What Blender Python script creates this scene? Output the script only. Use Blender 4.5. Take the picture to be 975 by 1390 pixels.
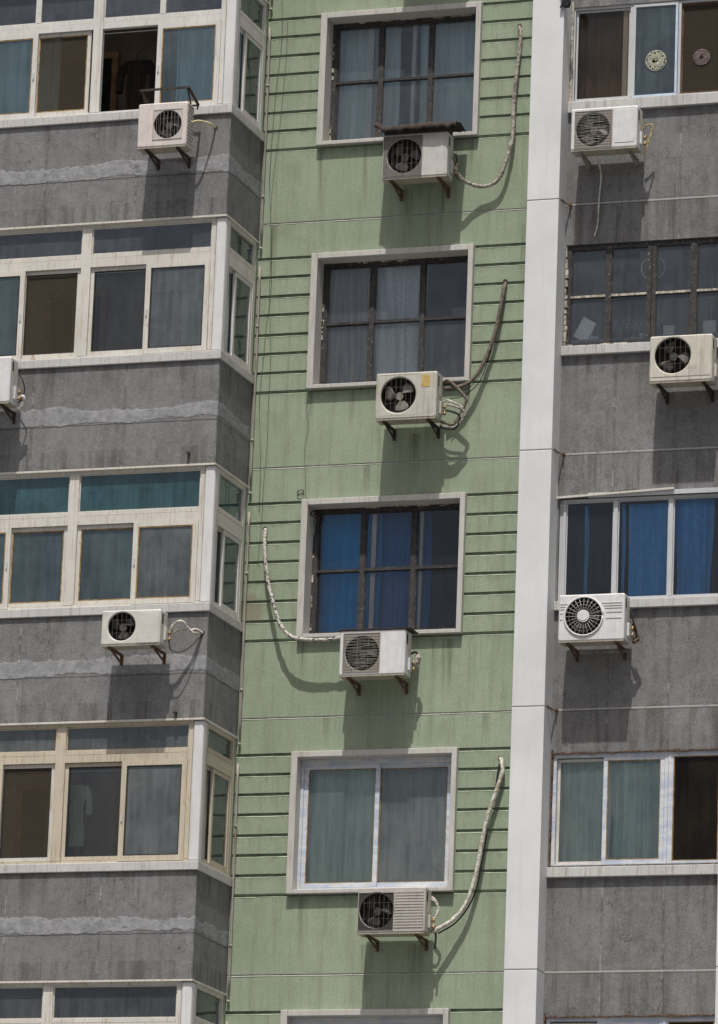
import bpy, bmesh, math, random
from mathutils import Vector, Matrix, noise as mnoise
R = math.radians
random.seed(7)
for o in list(bpy.data.objects): bpy.data.objects.remove(o)
C = bpy.context.scene.collection
SC = bpy.context.scene

# ------------------------------------------------------------------ camera
H = 2.8            # storey height
Z0 = 18.3          # height of the joint line of the top visible storey
cam = bpy.data.cameras.new('camera'); co = bpy.data.objects.new('camera', cam); C.objects.link(co)
YAW, PITCH, ROLL = 0.3289, 0.2474, 0.0379
fw = Vector((-math.sin(YAW)*math.cos(PITCH), math.cos(YAW)*math.cos(PITCH), math.sin(PITCH)))
rt = Vector((math.cos(YAW), math.sin(YAW), 0)); up = rt.cross(fw)
r2 = math.cos(ROLL)*rt + math.sin(ROLL)*up; u2 = math.cos(ROLL)*up - math.sin(ROLL)*rt
co.matrix_world = Matrix(((r2.x, u2.x, -fw.x, 14.588), (r2.y, u2.y, -fw.y, -51.0517), (r2.z, u2.z, -fw.z, -16.5953+Z0), (0, 0, 0, 1)))
cam.sensor_fit = 'VERTICAL'; cam.sensor_height = 36; cam.lens = 6938.1/1390*36
cam.shift_y = -45/1390
cam.clip_end = 6000; cam.clip_start = .5
SC.camera = co

# ------------------------------------------------------------------ light
SUN = Vector((.13, -1, 2.4)).normalized()
elev = math.asin(SUN.z)
world = bpy.data.worlds.new('World'); SC.world = world; world.use_nodes = True
wn = world.node_tree.nodes; wl = world.node_tree.links
bg = wn['Background']; sky = wn.new('ShaderNodeTexSky'); sky.sky_type = 'NISHITA'; sky.sun_disc = False
sky.sun_elevation = elev; sky.sun_rotation = math.atan2(SUN.x, SUN.y); sky.dust_density = 6; sky.air_density = 1.0
bg.inputs['Strength'].default_value = .098
hs = wn.new('ShaderNodeHueSaturation'); hs.inputs['Saturation'].default_value = .95; wl.new(sky.outputs[0], hs.inputs['Color']); wl.new(hs.outputs[0], bg.inputs[0])
sl = bpy.data.lights.new('sun', 'SUN'); sl.energy = 4.8; sl.angle = R(.6); sl.color = (1, .97, .93)
so = bpy.data.objects.new('sun', sl); C.objects.link(so); so.rotation_euler = (-SUN).to_track_quat('-Z', 'Y').to_euler(); so.location = (0, -20, 40)
SC.view_settings.view_transform = 'Standard'; SC.view_settings.look = 'None'; SC.view_settings.gamma = 1
SC.view_settings.exposure = -0.15

# ------------------------------------------------------------------ mesh helpers
class MB:
    def __init__(s): s.v = []; s.f = []; s.m = []; s.sm = []
    def quad(s, *p, m=0, smooth=False):
        n = len(s.v); s.v += [tuple(q) for q in p]; s.f.append(tuple(range(n, n+len(p)))); s.m.append(m); s.sm.append(smooth); return s
    def box(s, x0, x1, y0, y1, z0, z1, m=0):
        n = len(s.v)
        s.v += [(x0,y0,z0),(x1,y0,z0),(x1,y1,z0),(x0,y1,z0),(x0,y0,z1),(x1,y0,z1),(x1,y1,z1),(x0,y1,z1)]
        for f in ((0,1,5,4),(1,2,6,5),(2,3,7,6),(3,0,4,7),(4,5,6,7),(3,2,1,0)):
            s.f.append(tuple(n+i for i in f)); s.m.append(m); s.sm.append(False)
        return s
    def ring(s, x0, x1, z0, z1, w, y0, y1, m=0, wb=None, wt=None):
        wb = w if wb is None else wb; wt = w if wt is None else wt
        s.box(x0, x0+w, y0, y1, z0, z1, m); s.box(x1-w, x1, y0, y1, z0, z1, m)
        s.box(x0+w, x1-w, y0+.0012, y1, z0, z0+wb, m); s.box(x0+w, x1-w, y0+.0012, y1, z1-wt, z1, m); return s
    def ringx(s, y0, y1, z0, z1, w, x0, x1, m=0):     # the same in a plane of constant x
        s.box(x0, x1, y0, y0+w, z0, z1, m); s.box(x0, x1, y1-w, y1, z0, z1, m)
        s.box(x0, x1-.0012, y0+w, y1-w, z0, z0+w, m); s.box(x0, x1-.0012, y0+w, y1-w, z1-w, z1, m); return s
    def bar(s, a, b, w, h=None, m=0):
        a = Vector(a); b = Vector(b); h = h or w; d = (b-a).normalized()
        q = Vector((0,0,1)) if abs(d.z) < .9 else Vector((1,0,0))
        x = d.cross(q).normalized()*w/2; y = d.cross(x).normalized()*h/2
        n = len(s.v)
        for p in (a, b):
            for i, j in ((-1,-1),(1,-1),(1,1),(-1,1)): s.v.append(tuple(p+x*i+y*j))
        for f in ((0,1,2,3),(7,6,5,4),(0,4,5,1),(1,5,6,2),(2,6,7,3),(3,7,4,0)):
            s.f.append(tuple(n+i for i in f)); s.m.append(m); s.sm.append(False)
        return s
    def tube(s, pts, r, n=8, m=0, sub=6, rj=0, smooth=True):
        P = [Vector(p) for p in pts]; Q = []
        if len(P) > 2 and sub > 1:
            E = [2*P[0]-P[1]]+P+[2*P[-1]-P[-2]]
            for i in range(1, len(E)-2):
                a, b, c, d = E[i-1:i+3]
                for k in range(sub):
                    t = k/sub
                    Q.append(.5*((2*b)+(c-a)*t+(2*a-5*b+4*c-d)*t*t+(3*b-a-3*c+d)*t**3))
            Q.append(P[-1])
        else: Q = P
        base = len(s.v); nrm = None
        for i, p in enumerate(Q):
            d = (Q[min(i+1, len(Q)-1)]-Q[max(i-1, 0)]).normalized()
            if nrm is None:
                nrm = d.orthogonal().normalized()
            nrm = (nrm-d*nrm.dot(d)).normalized(); bn = d.cross(nrm)
            rr = r*(1+random.uniform(-rj, rj))
            for k in range(n):
                a = 2*math.pi*k/n; s.v.append(tuple(p+(nrm*math.cos(a)+bn*math.sin(a))*rr))
        for i in range(len(Q)-1):
            for k in range(n):
                a = base+i*n+k; b = base+i*n+(k+1) % n
                s.f.append((a, b, b+n, a+n)); s.m.append(m); s.sm.append(smooth)
        s.f.append(tuple(base+k for k in range(n))[::-1]); s.m.append(m); s.sm.append(False)
        e = base+(len(Q)-1)*n; s.f.append(tuple(e+k for k in range(n))); s.m.append(m); s.sm.append(False)
        return s
    def disc(s, c, r, y0, y1, n=40, m=0):              # short cylinder along y
        b = len(s.v)
        for y in (y0, y1):
            for k in range(n):
                a = 2*math.pi*k/n; s.v.append((c[0]+r*math.cos(a), y, c[1]+r*math.sin(a)))
        for k in range(n):
            s.f.append((b+k, b+(k+1) % n, b+n+(k+1) % n, b+n+k)); s.m.append(m); s.sm.append(True)
        s.f.append(tuple(b+k for k in range(n))); s.m.append(m); s.sm.append(False)
        s.f.append(tuple(b+n+k for k in range(n))[::-1]); s.m.append(m); s.sm.append(False); return s
    def grid(s, fn, nu, nv, m=0, smooth=True):
        b = len(s.v)
        for j in range(nv+1):
            for i in range(nu+1): s.v.append(tuple(fn(i/nu, j/nv)))
        for j in range(nv):
            for i in range(nu):
                a = b+j*(nu+1)+i; s.f.append((a, a+1, a+nu+2, a+nu+1)); s.m.append(m); s.sm.append(smooth)
        return s

def obj(name, mb, mats, parent=None, origin=None, bevel=0, solid=0):
    me = bpy.data.meshes.new(name)
    v = mb.v
    if origin is not None and parent is None: v = [(a-origin[0], b-origin[1], c-origin[2]) for a, b, c in v]
    me.from_pydata(v, [], mb.f)
    mats = mats if isinstance(mats, (list, tuple)) else [mats]
    for q in mats: me.materials.append(q)
    me.polygons.foreach_set('material_index', mb.m); me.polygons.foreach_set('use_smooth', mb.sm)
    bm = bmesh.new(); bm.from_mesh(me)
    bmesh.ops.recalc_face_normals(bm, faces=bm.faces) if name not in SKIPN else None
    bm.to_mesh(me); bm.free()
    me.update()
    o = bpy.data.objects.new(name, me); C.objects.link(o)
    if origin is not None and parent is None: o.location = origin
    if parent: o.parent = parent
    if solid:
        k = o.modifiers.new('thickness', 'SOLIDIFY'); k.thickness = solid; k.offset = 0
    if bevel:
        k = o.modifiers.new('bevel', 'BEVEL'); k.width = bevel; k.segments = 2; k.limit_method = 'ANGLE'
    return o
SKIPN = {'pane'}
def tag(o, label=None, cat=None, group=None, kind=None):
    if label: o['label'] = label
    if cat: o['category'] = cat
    if group: o['group'] = group
    if kind: o['kind'] = kind
    return o
def empty(name, loc, label, cat, group=None):
    o = bpy.data.objects.new(name, None); C.objects.link(o); o.location = loc; o.empty_display_size = .1
    return tag(o, label, cat, group)

# ------------------------------------------------------------------ material helpers
class NM:
    def __init__(s, name):
        s.mat = bpy.data.materials.new(name); s.mat.use_nodes = True; s.t = s.mat.node_tree; s.t.nodes.clear()
        s.out = s.t.nodes.new('ShaderNodeOutputMaterial')
        g = s.t.nodes.new('ShaderNodeNewGeometry'); s.pos = g.outputs['Position']; s.nor = g.outputs['Normal']
    def n(s, ty, ins=None, out=0, **pr):
        k = s.t.nodes.new(ty)
        for a, b in pr.items(): setattr(k, a, b)
        for a, b in (ins or {}).items():
            if hasattr(b, 'is_linked') or hasattr(b, 'links'): s.t.links.new(b, k.inputs[a])
            else: k.inputs[a].default_value = b
        return k.outputs[out]
    def sc(s, x, y, z, off=(0, 0, 0), src=None):
        return s.n('ShaderNodeMapping', {'Vector': src or s.pos, 'Scale': (x, y, z), 'Location': off})
    def noise(s, scale=1, det=4, rough=.55, vec=None, dist=0):
        return s.n('ShaderNodeTexNoise', {'Vector': vec or s.pos, 'Scale': scale, 'Detail': det, 'Roughness': rough, 'Distortion': dist})
    def ramp(s, f, a, b, lo=0, hi=1):
        return s.n('ShaderNodeMapRange', {'Value': f, 'From Min': a, 'From Max': b, 'To Min': lo, 'To Max': hi}, interpolation_type='SMOOTHSTEP')
    def m(s, op, a, b=0, c=0, clamp=False):
        return s.n('ShaderNodeMath', {0: a, 1: b, 2: c}, operation=op, use_clamp=clamp)
    def mix(s, f, a, b, bt='MIX'):
        k = s.t.nodes.new('ShaderNodeMix'); k.data_type = 'RGBA'; k.blend_type = bt
        for i, x in ((0, f), (6, a), (7, b)):
            if hasattr(x, 'links'): s.t.links.new(x, k.inputs[i])
            elif i == 0: k.inputs[0].default_value = x
            else: k.inputs[i].default_value = (*x, 1) if len(x) == 3 else x
        return k.outputs[2]
    def xyz(s):
        k = s.t.nodes.new('ShaderNodeSeparateXYZ'); s.t.links.new(s.pos, k.inputs[0]); return k.outputs
    def bump(s, h, st=.5, d=.01):
        return s.n('ShaderNodeBump', {'Height': h, 'Strength': st, 'Distance': d})
    def done(s, col, rough=.8, nrm=None, metal=0, spec=.3, **k):
        ins = {'Base Color': (*col, 1) if isinstance(col, tuple) else col, 'Roughness': rough, 'Metallic': metal, 'Specular IOR Level': spec}
        if nrm is not None: ins['Normal'] = nrm
        ins.update(k)
        s.t.links.new(s.n('ShaderNodeBsdfPrincipled', ins), s.out.inputs[0]); return s.mat
    # a run of dirt: x centre, top z, length, half-width
    def drip(s, X, Z, x, zt, ln, w):
        a = s.m('DIVIDE', s.m('ABSOLUTE', s.m('SUBTRACT', X, x)), w)
        a = s.ramp(a, 1.0, .2)
        b = s.ramp(Z, zt-ln, zt-.1*ln); c = s.ramp(Z, zt+.02, zt)
        return s.m('MULTIPLY', s.m('MULTIPLY', a, b), c)

def floorz(nm, Z):      # height within the storey, 0..H
    return nm.m('SUBTRACT', Z, nm.m('MULTIPLY', nm.m('FLOOR', nm.m('DIVIDE', nm.m('SUBTRACT', Z, Z0), H)), H)), None
def fz(nm, Z):
    a = nm.m('SUBTRACT', Z, Z0); return nm.m('SUBTRACT', a, nm.m('MULTIPLY', nm.m('FLOOR', nm.m('DIVIDE', a, H)), H))
def jit(nm, amp, scale=6, off=(0, 0, 0)):
    return nm.m('MULTIPLY', nm.m('SUBTRACT', nm.noise(scale, 4, .6, vec=nm.sc(1, 1, 1, off)), .5), amp)

GRV = [2.398, 2.183, 1.962, 1.743, 1.519, 1.300, 1.080, .861]
def mat_green():
    k = NM('green_plaster'); X, Y, Z = k.xyz()
    big = k.noise(.9, 6, .65); mid = k.noise(4, 8, .75); fine = k.noise(48, 4, .8)
    st = k.noise(1, 5, .65, vec=k.sc(9, 9, .7)); st2 = k.noise(1, 4, .6, vec=k.sc(28, 28, 1.3, (3, 0, 5)))
    c = k.mix(k.ramp(big, .35, .65), (.262, .316, .222), (.308, .362, .262))
    c = k.mix(k.m('MULTIPLY', k.ramp(mid, .52, .75), .55), c, (.38, .43, .345))
    c = k.mix(k.m('MULTIPLY', k.ramp(mid, .48, .3), .35), c, (.20, .25, .165))
    c = k.mix(k.m('MULTIPLY', k.ramp(st, .48, .70), .5), c, (.19, .225, .15))
    c = k.mix(k.m('MULTIPLY', k.ramp(st2, .52, .74), .45), c, (.17, .19, .13))
    c = k.mix(k.m('MULTIPLY', k.ramp(st2, .42, .25), .25), c, (.37, .43, .33))
    blot = k.noise(2.2, 6, .7, vec=k.sc(1, 1, .6, (7, 3, 1)))
    c = k.mix(k.m('MULTIPLY', k.ramp(blot, .52, .68), .42), c, (.225, .25, .17))
    # runs of dirt below sills, units and the joints
    msk = None
    for (x, fl, zt, ln, w) in [(-3.42,0,.86,1.0,.05),(-2.9,0,.86,.8,.04),(-1.68,0,.86,.6,.05),(-3.44,1,.86,1.1,.06),(-2.95,1,.86,.6,.05),(-1.62,1,.86,.7,.05),
                               (-3.4,2,.86,.7,.06),(-1.75,2,.8,.8,.10),(-1.9,2,.8,.7,.05),(-3.3,3,.86,.9,.06),(-2.0,3,.3,.6,.12),(-2.55,3,.3,.6,.1),(-2.4,0,.3,.8,.1),(-2.0,0,.3,.9,.06),(-2.2,1,.3,.7,.09),(-1.2,0,2.1,.6,.04),(-1.24,1,1.95,.5,.04),
                               (-3.95,0,.0,.9,.07),(-2.75,1,0,.5,.06),(-1.3,2,0,.4,.05),(-3.1,2,0,.35,.06),(-1.05,1,2.6,1.2,.04)]:
        q = k.drip(X, Z, x, Z0-fl*H+zt, ln, w)
        msk = q if msk is None else k.m('MAXIMUM', msk, q)
    msk = k.m('MULTIPLY', msk, k.ramp(st2, .3, .7))
    c = k.mix(k.m('MULTIPLY', msk, .85), c, (.11, .115, .075))
    # rusty smear by the drain pipe, third storey
    a = k.m('ADD', k.m('POWER', k.m('DIVIDE', k.m('ADD', X, 4.02), .16), 2), k.m('POWER', k.m('DIVIDE', k.m('SUBTRACT', Z, Z0-2*H+1.22), .2), 2))
    c = k.mix(k.m('MULTIPLY', k.ramp(k.m('ADD', a, jit(k, 1.2)), 1.1, .2), .55), c, (.20, .13, .10))
    c = k.mix(k.ramp(fine, .45, .72, 0, .5), c, (.16, .19, .135))
    c = k.mix(k.ramp(fine, .5, .28, 0, .4), c, (.37, .42, .34))
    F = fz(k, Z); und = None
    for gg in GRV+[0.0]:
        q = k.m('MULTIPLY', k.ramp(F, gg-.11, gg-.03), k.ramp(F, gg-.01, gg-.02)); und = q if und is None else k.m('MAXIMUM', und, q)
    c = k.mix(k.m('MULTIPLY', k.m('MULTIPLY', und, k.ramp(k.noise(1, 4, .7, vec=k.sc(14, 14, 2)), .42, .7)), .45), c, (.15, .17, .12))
    # pits and flecks
    vo = k.n('ShaderNodeTexVoronoi', {'Vector': k.sc(1, 1, 1), 'Scale': 9.0}, 0)
    c = k.mix(k.m('MULTIPLY', k.ramp(vo, .055, .03), .6), c, (.1, .11, .08))
    h = k.m('ADD', k.m('MULTIPLY', mid, .6), k.m('MULTIPLY', fine, .25))
    return k.done(c, .9, k.bump(h, .55, .012), spec=.15)

def mat_pebble(name, joints_x0, pitch, band, joint_z, pat):
    k = NM(name); X, Y, Z = k.xyz(); F = fz(k, Z)
    big = k.noise(1.3, 5, .6); mid = k.noise(7, 6, .7); f1 = k.noise(62, 3, .85); f2 = k.noise(26, 4, .8)
    st = k.noise(1, 5, .6, vec=k.sc(10, 10, .9, (1, 2, 9)))
    c = k.mix(k.ramp(big, .35, .65), (.176, .177, .178), (.222, .222, .220))
    c = k.mix(k.m('MULTIPLY', k.ramp(mid, .5, .68), .5), c, (.265, .264, .26))
    c = k.mix(k.m('MULTIPLY', k.ramp(mid, .5, .34), .38), c, (.10, .099, .098))
    c = k.mix(k.m('MULTIPLY', k.ramp(k.noise(2.1, 4, .6, vec=k.sc(1, 1, 1, (5, 5, 5))), .52, .7), .4), c, (.158, .145, .128))
    c = k.mix(k.m('MULTIPLY', k.ramp(st, .5, .75), .4), c, (.08, .078, .075))
    c = k.mix(k.ramp(f1, .52, .78, 0, .75), c, (.36, .35, .33))
    c = k.mix(k.ramp(f1, .48, .25, 0, .75), c, (.04, .04, .04))
    c = k.mix(k.ramp(f2, .52, .72, 0, .4), c, (.27, .27, .265))
    c = k.mix(k.ramp(f2, .48, .30, 0, .4), c, (.085, .085, .085))
    pt_ = k.n('ShaderNodeTexVoronoi', {'Vector': k.sc(1, 1, .8, (4, 1, 6)), 'Scale': .8}, 1)
    c = k.mix(k.m('MULTIPLY', k.ramp(k.n('ShaderNodeSeparateColor', {0: pt_}), .3, .9), .22), c, (.125, .118, .108))
    run = k.m('MULTIPLY', k.ramp(k.noise(1, 5, .75, vec=k.sc(16, 16, .45, (8, 8, 2))), .56, .68), k.ramp(k.noise(1.4, 3, .5, vec=k.sc(1, 1, 1, (3, 9, 4))), .42, .6))
    c = k.mix(k.m('MULTIPLY', run, .55), c, (.085, .080, .074))
    run2 = k.m('MULTIPLY', k.ramp(k.noise(1, 5, .75, vec=k.sc(20, 20, .6, (1, 6, 7))), .60, .70), k.ramp(k.noise(1.1, 3, .5, vec=k.sc(1, 1, 1, (8, 2, 1))), .45, .6))
    c = k.mix(k.m('MULTIPLY', run2, .4), c, (.30, .30, .29))
    ck = k.n('ShaderNodeTexVoronoi', {'Vector': k.n('ShaderNodeVectorMath', {0: k.pos, 1: k.n('ShaderNodeTexNoise', {'Vector': k.pos, 'Scale': 4.0, 'Detail': 4.0}, 1)}, operation='ADD'), 'Scale': .75}, 0, feature='DISTANCE_TO_EDGE')
    c = k.mix(k.m('MULTIPLY', k.m('MULTIPLY', k.ramp(ck, .006, .002), k.ramp(k.noise(.9, 2), .5, .56)), .6), c, (.05, .05, .05))
    # dirt under sill
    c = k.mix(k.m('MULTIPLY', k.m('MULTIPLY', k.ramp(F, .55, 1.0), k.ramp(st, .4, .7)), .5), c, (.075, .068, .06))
    # vertical joints
    u = k.m('ADD', k.m('SUBTRACT', X, joints_x0), k.m('ADD', jit(k, .01, 3), 100*pitch+pitch/2))
    d = k.m('ABSOLUTE', k.m('SUBTRACT', k.m('MULTIPLY', k.m('FRACT', k.m('DIVIDE', u, pitch)), pitch), pitch/2))
    front = k.ramp(k.m('ABSOLUTE', k.n('ShaderNodeSeparateXYZ', {0: k.nor}, 1)), .5, .8)
    j = k.m('MULTIPLY', k.m('MULTIPLY', k.ramp(d, .011, .003), k.ramp(k.noise(14, 4, .7), .38, .55)), front)
    c = k.mix(k.m('MULTIPLY', j, .75), c, (.33, .32, .30))
    jd = k.m('MULTIPLY', k.m('MULTIPLY', k.ramp(d, .02, .01), k.ramp(k.noise(6, 3), .6, .5)), front)
    c = k.mix(k.m('MULTIPLY', jd, .5), c, (.08, .08, .08))
    hgt = k.m('SUBTRACT', k.m('MULTIPLY', f1, 1.0), k.m('MULTIPLY', j, .6))
    if band:
        lo, hi = band
        e1 = k.m('ADD', jit(k, .20, 1.1, (0, 0, 3)), jit(k, .09, 11, (5, 0, 3))); e2 = k.m('ADD', jit(k, .24, 1.4, (9, 0, 0)), jit(k, .10, 13, (2, 4, 0)))
        b = k.m('MULTIPLY', k.ramp(k.m('ADD', F, e1), lo-.012, lo+.012), k.ramp(k.m('ADD', F, e2), hi+.014, hi-.014))
        hole = k.ramp(k.noise(3.3, 6, .8, vec=k.sc(1, 1, 2.2, (2, 8, 1))), .30, .44)
        b = k.m('MULTIPLY', b, hole)
        bc = k.mix(k.ramp(k.noise(9, 6, .8), .35, .65), (.215, .22, .228), (.365, .37, .38))
        bc = k.mix(k.m('MULTIPLY', k.ramp(k.noise(1, 5, .7, vec=k.sc(4, 4, 26)), .52, .7), .4), bc, (.16, .16, .16))
        c = k.mix(k.m('MULTIPLY', b, .72), c, bc)
        hgt = k.m('ADD', k.m('MULTIPLY', hgt, k.m('SUBTRACT', 1, b)), k.m('MULTIPLY', b, k.m('ADD', .9, k.m('MULTIPLY', k.noise(14, 5), 1.2))))
        g = k.ramp(k.m('ABSOLUTE', k.m('SUBTRACT', F, k.m('ADD', joint_z, jit(k, .03, 5)))), .008, .003)
        c = k.mix(k.m('MULTIPLY', g, .75), c, (.05, .048, .045))
    else:
        dz = k.m('ABSOLUTE', k.m('SUBTRACT', F, k.m('ADD', joint_z, jit(k, .006, 4))))
        g = k.m('MULTIPLY', k.ramp(dz, .014, .006), k.ramp(k.noise(10, 4, .7), .3, .45))
        c = k.mix(k.m('MULTIPLY', g, .85), c, (.40, .39, .36))
        g2 = k.ramp(k.m('ABSOLUTE', k.m('SUBTRACT', F, joint_z-.017)), .008, .003)
        c = k.mix(k.m('MULTIPLY', g2, .6), c, (.06, .06, .055))
    return k.done(c, .95, k.bump(hgt, .7, .006), spec=.1)

def mat_white(name, base, dirt, amt=.5, rust=0, sc=1, top=False, grime=(.2, .17, .13)):
    k = NM(name); X, Y, Z = k.xyz()
    a = k.noise(2*sc, 5, .6); b = k.noise(12*sc, 6, .7); s = k.noise(1, 5, .65, vec=k.sc(30*sc, 30*sc, 1.6*sc))
    c = k.mix(k.ramp(a, .3, .7), base, tuple(x*.88 for x in base))
    c = k.mix(k.m('MULTIPLY', k.ramp(s, .48, .75), amt), c, dirt)
    c = k.mix(k.m('MULTIPLY', k.ramp(b, .56, .76), amt*.8), c, dirt)
    c = k.mix(k.m('MULTIPLY', k.ramp(k.noise(30*sc, 5, .75), .66, .74), amt), c, grime)
    if rust: c = k.mix(k.m('MULTIPLY', k.ramp(k.noise(7, 5, .75, vec=k.sc(1, 1, .4, (4, 4, 4))), .6, .7), rust), c, (.22, .12, .045))
    return k.done(c, .6, k.bump(b, .25, .004), spec=.25)

def mat_flat(name, col, rough=.7, var=.25, sc=20, bump=.2, metal=0, spec=.3):
    k = NM(name); a = k.noise(sc, 5, .7)
    c = k.mix(k.ramp(a, .3, .7), tuple(x*(1-var) for x in col), tuple(min(1, x*(1+var)) for x in col))
    return k.done(c, rough, k.bump(a, bump, .004), metal, spec)

def mat_steel():
    k = NM('old_painted_steel'); a = k.noise(16, 6, .75); b = k.noise(5, 5, .7, vec=k.sc(1, 1, .5, (2, 2, 2)))
    c = k.mix(k.ramp(a, .3, .7), (.022, .022, .024), (.06, .056, .052))
    c = k.mix(k.m('MULTIPLY', k.ramp(b, .58, .7), .5), c, (.07, .045, .03))
    c = k.mix(k.m('MULTIPLY', k.ramp(k.noise(34, 4, .7), .6, .7), .55), c, (.42, .40, .35))
    return k.done(c, .7, k.bump(a, .4, .005))

def mat_bluefilm():
    k = NM('white_frame_with_blue_film'); s = k.noise(1, 5, .7, vec=k.sc(3, 3, 14)); s2 = k.noise(1, 5, .7, vec=k.sc(12, 12, 5, (3, 1, 4)))
    c = k.mix(k.ramp(s, .4, .6), (.60, .62, .64), (.42, .47, .56))
    c = k.mix(k.m('MULTIPLY', k.ramp(s2, .52, .66), .8), c, (.55, .54, .50))
    c = k.mix(k.m('MULTIPLY', k.ramp(k.noise(20, 5, .7), .6, .7), .6), c, (.30, .20, .09))
    return k.done(c, .5, None)

def mat_glass(name, tint=(.6, .72, .74), dust=.10, dustc=(.30, .34, .36), refl=1.7, wav=.10):
    k = NM(name)
    wv = k.bump(k.noise(1.1, 2, .5), wav, .08)
    tr = k.n('ShaderNodeBsdfTransparent', {'Color': (*tint, 1)})
    gl = k.n('ShaderNodeBsdfGlossy', {'Roughness': .015, 'Color': (.9, .95, 1, 1), 'Normal': wv})
    df = k.n('ShaderNodeBsdfDiffuse', {'Color': (*dustc, 1)})
    fr = k.m('MULTIPLY', k.n('ShaderNodeFresnel', {'IOR': 1.5, 'Normal': wv}), refl, clamp=True)
    dn = k.m('MULTIPLY', k.ramp(k.m('ADD', k.m('MULTIPLY', k.noise(2.5, 5, .7), .6), k.m('MULTIPLY', k.noise(1, 4, .6, vec=k.sc(18, 18, 1.2)), .4)), .3, .7, .45, 1.5), dust)
    a = k.n('ShaderNodeMixShader', {0: dn, 1: tr, 2: df})
    b = k.n('ShaderNodeMixShader', {0: fr, 1: a, 2: gl})
    k.t.links.new(b, k.out.inputs[0]); return k.mat

def mat_screen():
    k = NM('insect_screen'); tr = k.n('ShaderNodeBsdfTransparent', {'Color': (.75, .72, .68, 1)}); df = k.n('ShaderNodeBsdfDiffuse', {'Color': (.10, .085, .065, 1)})
    k.t.links.new(k.n('ShaderNodeMixShader', {0: .42, 1: tr, 2: df}), k.out.inputs[0]); return k.mat

def mat_cloth(name, a, b, pat=0, trans=.35, alpha=0):
    trans *= .4
    k = NM(name); w = k.noise(1, 4, .6, vec=k.sc(22, 22, .8)); c = k.mix(k.ramp(w, .35, .65), a, b)
    if pat:
        v = k.n('ShaderNodeTexVoronoi', {'Vector': k.sc(1, 0.2, 1), 'Scale': pat}, 0)
        c = k.mix(k.m('MULTIPLY', k.ramp(v, .25, .4), .35), c, tuple(x*.55 for x in a))
    d = k.n('ShaderNodeBsdfDiffuse', {'Color': c}); t = k.n('ShaderNodeBsdfTranslucent', {'Color': c})
    s = k.n('ShaderNodeMixShader', {0: trans, 1: d, 2: t})
    if alpha: s = k.n('ShaderNodeMixShader', {0: alpha, 1: s, 2: k.n('ShaderNodeBsdfTransparent')})
    k.t.links.new(s, k.out.inputs[0]); return k.mat

def mat_casing(name, base, dirt=(.22, .19, .14), amt=.5):
    k = NM(name); s = k.noise(1, 5, .65, vec=k.sc(38, 38, 2.0)); b = k.noise(9, 5, .7); f = k.noise(60, 3, .7)
    c = k.mix(k.ramp(b, .3, .7), base, tuple(x*.86 for x in base))
    c = k.mix(k.m('MULTIPLY', k.ramp(s, .5, .72), amt), c, dirt)
    c = k.mix(k.m('MULTIPLY', k.ramp(k.noise(4.5, 6, .75), .58, .72), amt*.7), c, dirt)
    c = k.mix(k.m('MULTIPLY', k.ramp(f, .62, .72), amt*.7), c, tuple(x*.6 for x in dirt))
    return k.done(c, .5, k.bump(b, .1, .004), spec=.35)

def mat_wrap(name, a, b, sc=14, lo=.45, hi=.55):
    k = NM(name); n_ = k.noise(sc, 4, .7, dist=1.5); c = k.mix(k.ramp(n_, lo, hi), a, b)
    return k.done(c, .75, k.bump(n_, .8, .01))

GREEN = mat_green()
PEB_L = mat_pebble('grey_pebbledash_bay', -5.19, 1.08, (.305, .462), .285, 1)
PEB_R = mat_pebble('grey_pebbledash_wall', .06, .668, None, 2.772, 0)
PIL = mat_white('white_pilaster_paint', (.66, .668, .665), (.50, .50, .485), .35, 0, .6)
SEAM = mat_white('joint_mortar', (.47, .46, .42), (.12, .11, .10), .9, 0, 2)
GROOVE = mat_flat('grimy_green_groove', (.19, .23, .175), .95, .3, 9)
WORN = mat_flat('worn_pale_green_edge', (.33, .38, .28), .95, .3, 7)
SILL = mat_white('dirty_white_sill', (.52, .51, .49), (.22, .20, .17), .75, .15, 1.4)
SURR = mat_white('white_window_surround', (.50, .485, .45), (.27, .24, .19), .65, .15, 1.3)
FRW = mat_white('aged_white_aluminium', (.62, .61, .58), (.36, .30, .20), .7, .25, 1.6)
FRY = mat_white('yellowed_frame', (.60, .58, .53), (.34, .25, .13), .75, .4, 1.6)
FRA = mat_white('plain_aluminium', (.50, .51, .52), (.35, .33, .30), .35, 0, 1.6)
FRT = mat_white('tan_stained_frame', (.52, .465, .365), (.30, .22, .12), .8, .4, 1.6)
POST = mat_white('white_corner_post', (.64, .64, .63), (.36, .34, .31), .4, .08, 1.2)
BEAD = mat_flat('perished_gasket', (.26, .17, .07), .8, .5, 12)
BEADD = mat_flat('dark_gasket', (.03, .03, .03), .8, .3, 12)
STEEL = mat_steel()
PUTTY = mat_flat('cracked_putty', (.38, .35, .29), .9, .6, 22, .6)
FILM = mat_bluefilm()
GL = mat_glass('clear_dusty_glass', (.90, .94, .95), .10, (.36, .39, .41), 1.7)
GLT = mat_glass('teal_tinted_glass', (.62, .80, .82), .14, (.28, .38, .41), 1.9)
GLD = mat_glass('grey_dusty_glass', (.72, .77, .77), .22, (.34, .37, .36), 1.9)
GLG = mat_glass('green_dusty_glass', (.78, .86, .83), .14, (.36, .41, .38), 1.9)
GLB = mat_glass('blue_grey_glass', (.70, .77, .80), .14, (.31, .35, .38), 1.9)
GLX = mat_glass('wired_teal_glass', (.28, .50, .52), .30, (.09, .22, .24), 1.6)
GLC = mat_glass('clean_glass', (.94, .96, .97), .035, (.25, .28, .32), 1.35, .05)
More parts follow.
